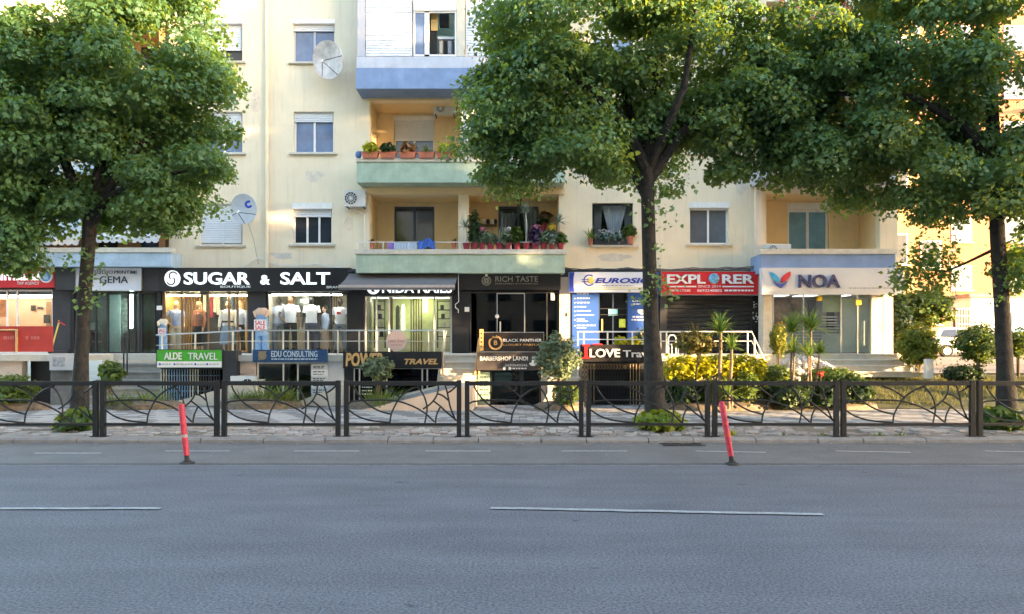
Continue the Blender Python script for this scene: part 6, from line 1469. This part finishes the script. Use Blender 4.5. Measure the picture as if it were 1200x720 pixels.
tree_left = tree("street tree at the left with a forked trunk and low hanging foliage", TD_,
    [(91, 502, 14), (93, 470, 12.5), (96, 420, 11.5), (99, 350, 11), (103, 290, 11), (106, 250, 11.5)],
    [[(106, 262, 0, 9), (122, 225, .1, 8), (150, 180, 0, 6), (190, 140, .2, 4)], [(105, 262, 0, 9), (92, 220, -.1, 8), (70, 160, -.2, 6), (40, 90, 0, 4)], [(106, 250, 0, 8), (112, 180, .2, 7), (115, 80, .2, 5), (110, -20, 0, 3)], [(100, 255, 0, 6), (60, 225, .1, 4), (20, 205, .2, 3)], [(118, 235, 0, 5), (170, 215, -.2, 4), (220, 200, 0, 2)]],
    [(50, 85, 110, 90, 0, 1), (165, 85, 95, 90, -.2, 1), (222, 125, 50, 50, .1, 1), (95, 175, 105, 55, .2, 1), (5, 200, 60, 70, -.2, 1.2), (15, 285, 40, 50, -.3, 1), (180, 215, 70, 32, 0, 1), (215, 60, 55, 70, .2, 1), (100, -70, 170, 100, 0, 1), (200, 235, 45, 25, 0, .7), (120, 240, 80, 28, .2, 1.3), (50, 245, 60, 26, .1, 1), (195, 235, 50, 26, 0, .9), (60, 60, 100, 80, 1., 1), (150, 160, 90, 60, 1., 1), (252, 95, 34, 38, .1, .7), (240, 170, 50, 36, 0, .9), (40, 150, 80, 60, -.8, 1), (-50, 120, 80, 90, 0, .7)], 325, 500,
    [(112, 300, 12, 24), (88, 308, 10, 20), (118, 330, 12, 26), (110, 352, 14, 40), (125, 318, 8, 16)], seed=9)
dup(tree_right, (16.2, 13.7, .03), "unseen street tree off to the right, next in the row, stretched for shade", 1.1, (1.15, 1.15, 1.3)); dup(tree_mid, (22.8, 13.7, .03), "unseen street tree off to the right, third in the row, stretched for shade", 2.3, (1.35, 1.35, 1.55))  # unseen row, its copies scaled taller to shade the facade
dup(tree_left, (29.5, 13.7, .03), "unseen street tree off to the right, fourth in the row, stretched for shade", .7, (1.4, 1.4, 1.55)); dup(tree_right, (36.5, 13.7, .03), "unseen street tree off to the right, last in the row, stretched for shade", 3.6, (1.4, 1.4, 1.6))

dup(tree_left, (19.6, 16.6, .03), "unseen taller tree added for shade off to the right, behind the row", 1.9, (1.3, 1.2, 1.75)); dup(tree_mid, (25.6, 16.4, .03), "tall street tree off to the right, behind the row's fourth tree", .4, (1.3, 1.2, 1.85))  # two more unseen trees, added to shade the upper facade

# ------------------------------------------------------------------ buildings beyond and across the road, the parked car
def block(name, label, x0, x1, y0, y1, h, m, wins, side=None, base=0.):
    t = thing(name, label, "building", ((x0+x1)/2, y0, base))
    MB().box(x0, x1, y0, y1, base, h).build("wall", m, t)
    MB().box(x0-.2, x1+.1, y0-.2, y1+.2, h+.003, h+.25).build("roof", CONC, t)
    for a, b, c, e in wins:
        mb = MB(); mb.box(a, b, y0-.05, y0+.002, c, e); f = mb.build("window", WHITEM, t)
        MB().box(a+.07, b-.07, y0-.06, y0-.051, c+.07, e-.07).build("pane", PANEG, f); MB().box(a-.1, b+.1, y0-.16, y0-.052, c-.08, c-.002).build("sill", STONE, f)
    return t
YB = mat("warm_yellow_stucco", (.42, .29, .14), .9, var=.06, scale=1, bump=.2); OB = mat("orange_stucco", (.4, .19, .1), .9, var=.08, scale=1, bump=.2)
wn = []
for fl in range(5):
    for xx in (14.2, 17.3): wn.append((xx, xx+.8, 2.2+3*fl, 3.6+3*fl))
nbld = block("neighbour_building", "sunlit yellow apartment block just beyond the white sign", 12.6, 18.4, 34, 46, 17, YB, wn, base=.6)
for fl in range(5):
    MB().box(15.6, 16.9, 33.2, 33.99, 1.6+3*fl, 2.6+3*fl).build("balcony", YB, nbld)
wn = [(a, a+1.3, 5+3.1*fl, 6.6+3.1*fl) for fl in range(6) for a in (25, 28.4, 31.8, 35.2, 38.6)]
block("shaded_side_block", "salmon coloured block added for a wall side in shade, beside the yellow block", 18.7, 23.6, 40, 46, 16, mat("shaded_side_salmon", (.4, .2, .11), .9, var=.1, scale=1, bump=.2), [(a, a+1.1, 2.6+3*k, 4.1+3*k) for k in range(4) for a in (20, 22)], base=.8)  # added block, its salmon colour stands in for a wall side in shade
ob = block("orange_building", "orange apartment block seen through the right tree", 22, 52, 48, 60, 25, OB, wn, base=.9)
for fl in range(6):
    for a in (26.6, 33.4): 
        b = MB().box(a, a+1.5, 46.9, 47.99, 4.3+3.1*fl, 4.4+3.1*fl).build("balcony", CONC, ob); mb = MB()
        for i in range(9): mb.tube([(a+.04+i*.177, 46.95, 4.4+3.1*fl), (a+.04+i*.177, 46.95, 5.3+3.1*fl)], .02, 4)
        mb.tube([(a, 46.95, 5.3+3.1*fl), (a+1.5, 46.95, 5.3+3.1*fl)], .03, 4); mb.build("railing", CHAR, b)
MB().box(23, 27.5, 47.6, 47.998, .92, 3.9).build("ground_floor", mat("brick_orange", (.42, .17, .09), .9, var=.2, scale=4), ob)
ws_ = thing("white_shop", "low white shop with a barred window behind the silver car", "building", (31, 44, .9))
MB().box(27.2, 48, 44, 47.5, .85, 4.3).build("wall", mat("bright_white_render", (.72, .72, .74), .85, var=.05), ws_); MB().box(27, 48.2, 43.8, 47.55, 4.305, 4.5).build("roof", CONC, ws_)
g = MB().box(26.2, 27.1, 43.9, 44.1, 1.9, 3.7).build("window", PANED, ws_); mb = MB()
for i in range(6): mb.tube([(26.25+i*.16, 43.85, 1.9), (26.25+i*.16, 43.85, 3.7)], .025, 4)
for z in (2.2, 2.7, 3.2, 3.6): mb.tube([(26.2, 43.85, z), (27.1, 43.85, z)], .025, 4)
mb.build("bars", WHITEM, g); MB().box(29.6, 31.2, 43.95, 43.998, 1.9, 3.4).build("blue_poster", mat("blue_white_print", (.2, .4, .7), .6, var=.6, scale=3), ws_)
for x0, x1, h, l in ((-70, -34, 20, "far to the left"), (-33.5, -3, 25, "to the left"), (-2.5, 24, 22, "straight across"), (24.5, 47, 11.7, "off to the right")):  # unseen blocks, heights and ends set to shape the light
    block("opposite_shade_block", "unseen apartment block behind the viewer, sized for its shade, "+l, x0, x1, -22, -5.7, h, WALL2, [])
    for i in range(int((x1-x0)/3.2)):
        for j in range(int((h-1.5)/3)):
            a = x0+.8+3.2*i; w_ = MB().box(a, a+1.6, -5.698, -5.6, 1.6+3*j, 3.2+3*j).build("window", PANEG, bpy.data.objects["opposite_shade_block" if l.startswith("far") else [o.name for o in bpy.data.objects if o.name.startswith("opposite_shade_block")][-1]])

def car(label, x, y, z, m):
    t = thing("parked_car", label, "car", (x, y, z)); L = 4.1
    prof = [(0, .35), (0, .62), (.03, .95), (.2, 1.0), (.5, 1.38), (.85, 1.47), (1.9, 1.45), (2.25, 1.35), (2.95, .98), (3.7, .86), (4.02, .68), (4.08, .5), (4.05, .32), (3.75, .24), (.35, .24)]
    mb = MB(); rg = []
    for yy, inset, zz in ((0, .1, .93), (.1, .02, 1), (.8, 0, 1.0), (1.55, .02, 1), (1.65, .1, .93)):
        rg.append([(x+a+(inset if a < 2 else -inset), y+yy+(.17 if b > 1.05 and yy < .5 else -.17 if b > 1.05 and yy > 1 else 0), z+.24+(b-.24)*zz) for a, b in prof])
    mb.loft(rg); mb.build("body", m, t, smooth=True)
    def panel(pts, name, mm, th=.012):
        q = MB(); n = len(pts); f = [(x+a, y+(.03+.17*max(0, (b-.95)/.45)) if b < 1.05 else y+.03+.155*(b-.95)/.45+.02, z+b) for a, b in pts]
        q.add([(a, b-.03-th, c) for a, b, c in f]+[(a, b+.05, c) for a, b, c in f], [tuple(range(n))[::-1], tuple(range(n, 2*n))]+[(i, (i+1) % n, n+(i+1) % n, n+i) for i in range(n)]); return q.build(name, mm, t)
    CG = mat("car_window", (.03, .03, .035), .05, spec=.9)
    panel([(.5, 1.02), (.72, 1.33), (1.32, 1.37), (1.32, 1.0)], "rear_window", CG); panel([(1.4, 1.0), (1.4, 1.37), (2.1, 1.33), (2.62, .99)], "front_window", CG)
    for a in (.78, 3.3):
        q = MB(); q.lathe([(.0, -.1), (.3, -.1), (.31, -.05), (.31, .1), (.0, .1)], 0, 0, 0, 20); q.v = [(x+a+px, y+.06+pz, z+.31+py) for px, py, pz in q.v]; wh = q.build("wheel", mat("tyre", (.02, .02, .02), .9), t, smooth=True)
        q = MB(); q.disc(x+a, z+.31, .19, y-.06, y-.03, 14); q.build("rim", STEEL, wh)
    for a, b, n, mm in ((.02, .75, "tail_light", RED), (3.78, .72, "headlight", PRINTW)): MB().box(x+a, x+a+.22, y-.012, y+.1, z+b, z+b+.16).build(n, mm, t)
    for a in (1.2, 2.25): MB().box(x+a, x+a+.16, y-.02, y+.02, z+.84, z+.87).build("door_handle", CHAR, t)
    for a in (1.36, 2.45): MB().box(x+a, x+a+.012, y-.003, y+.02, z+.35, z+.92).build("door_gap", DARK, t)
    return t
car("silver hatchback parked behind the globe bush", 20.3, 36, .9, mat("silver_paint", (.55, .56, .58), .3, metal=.5, var=.03))
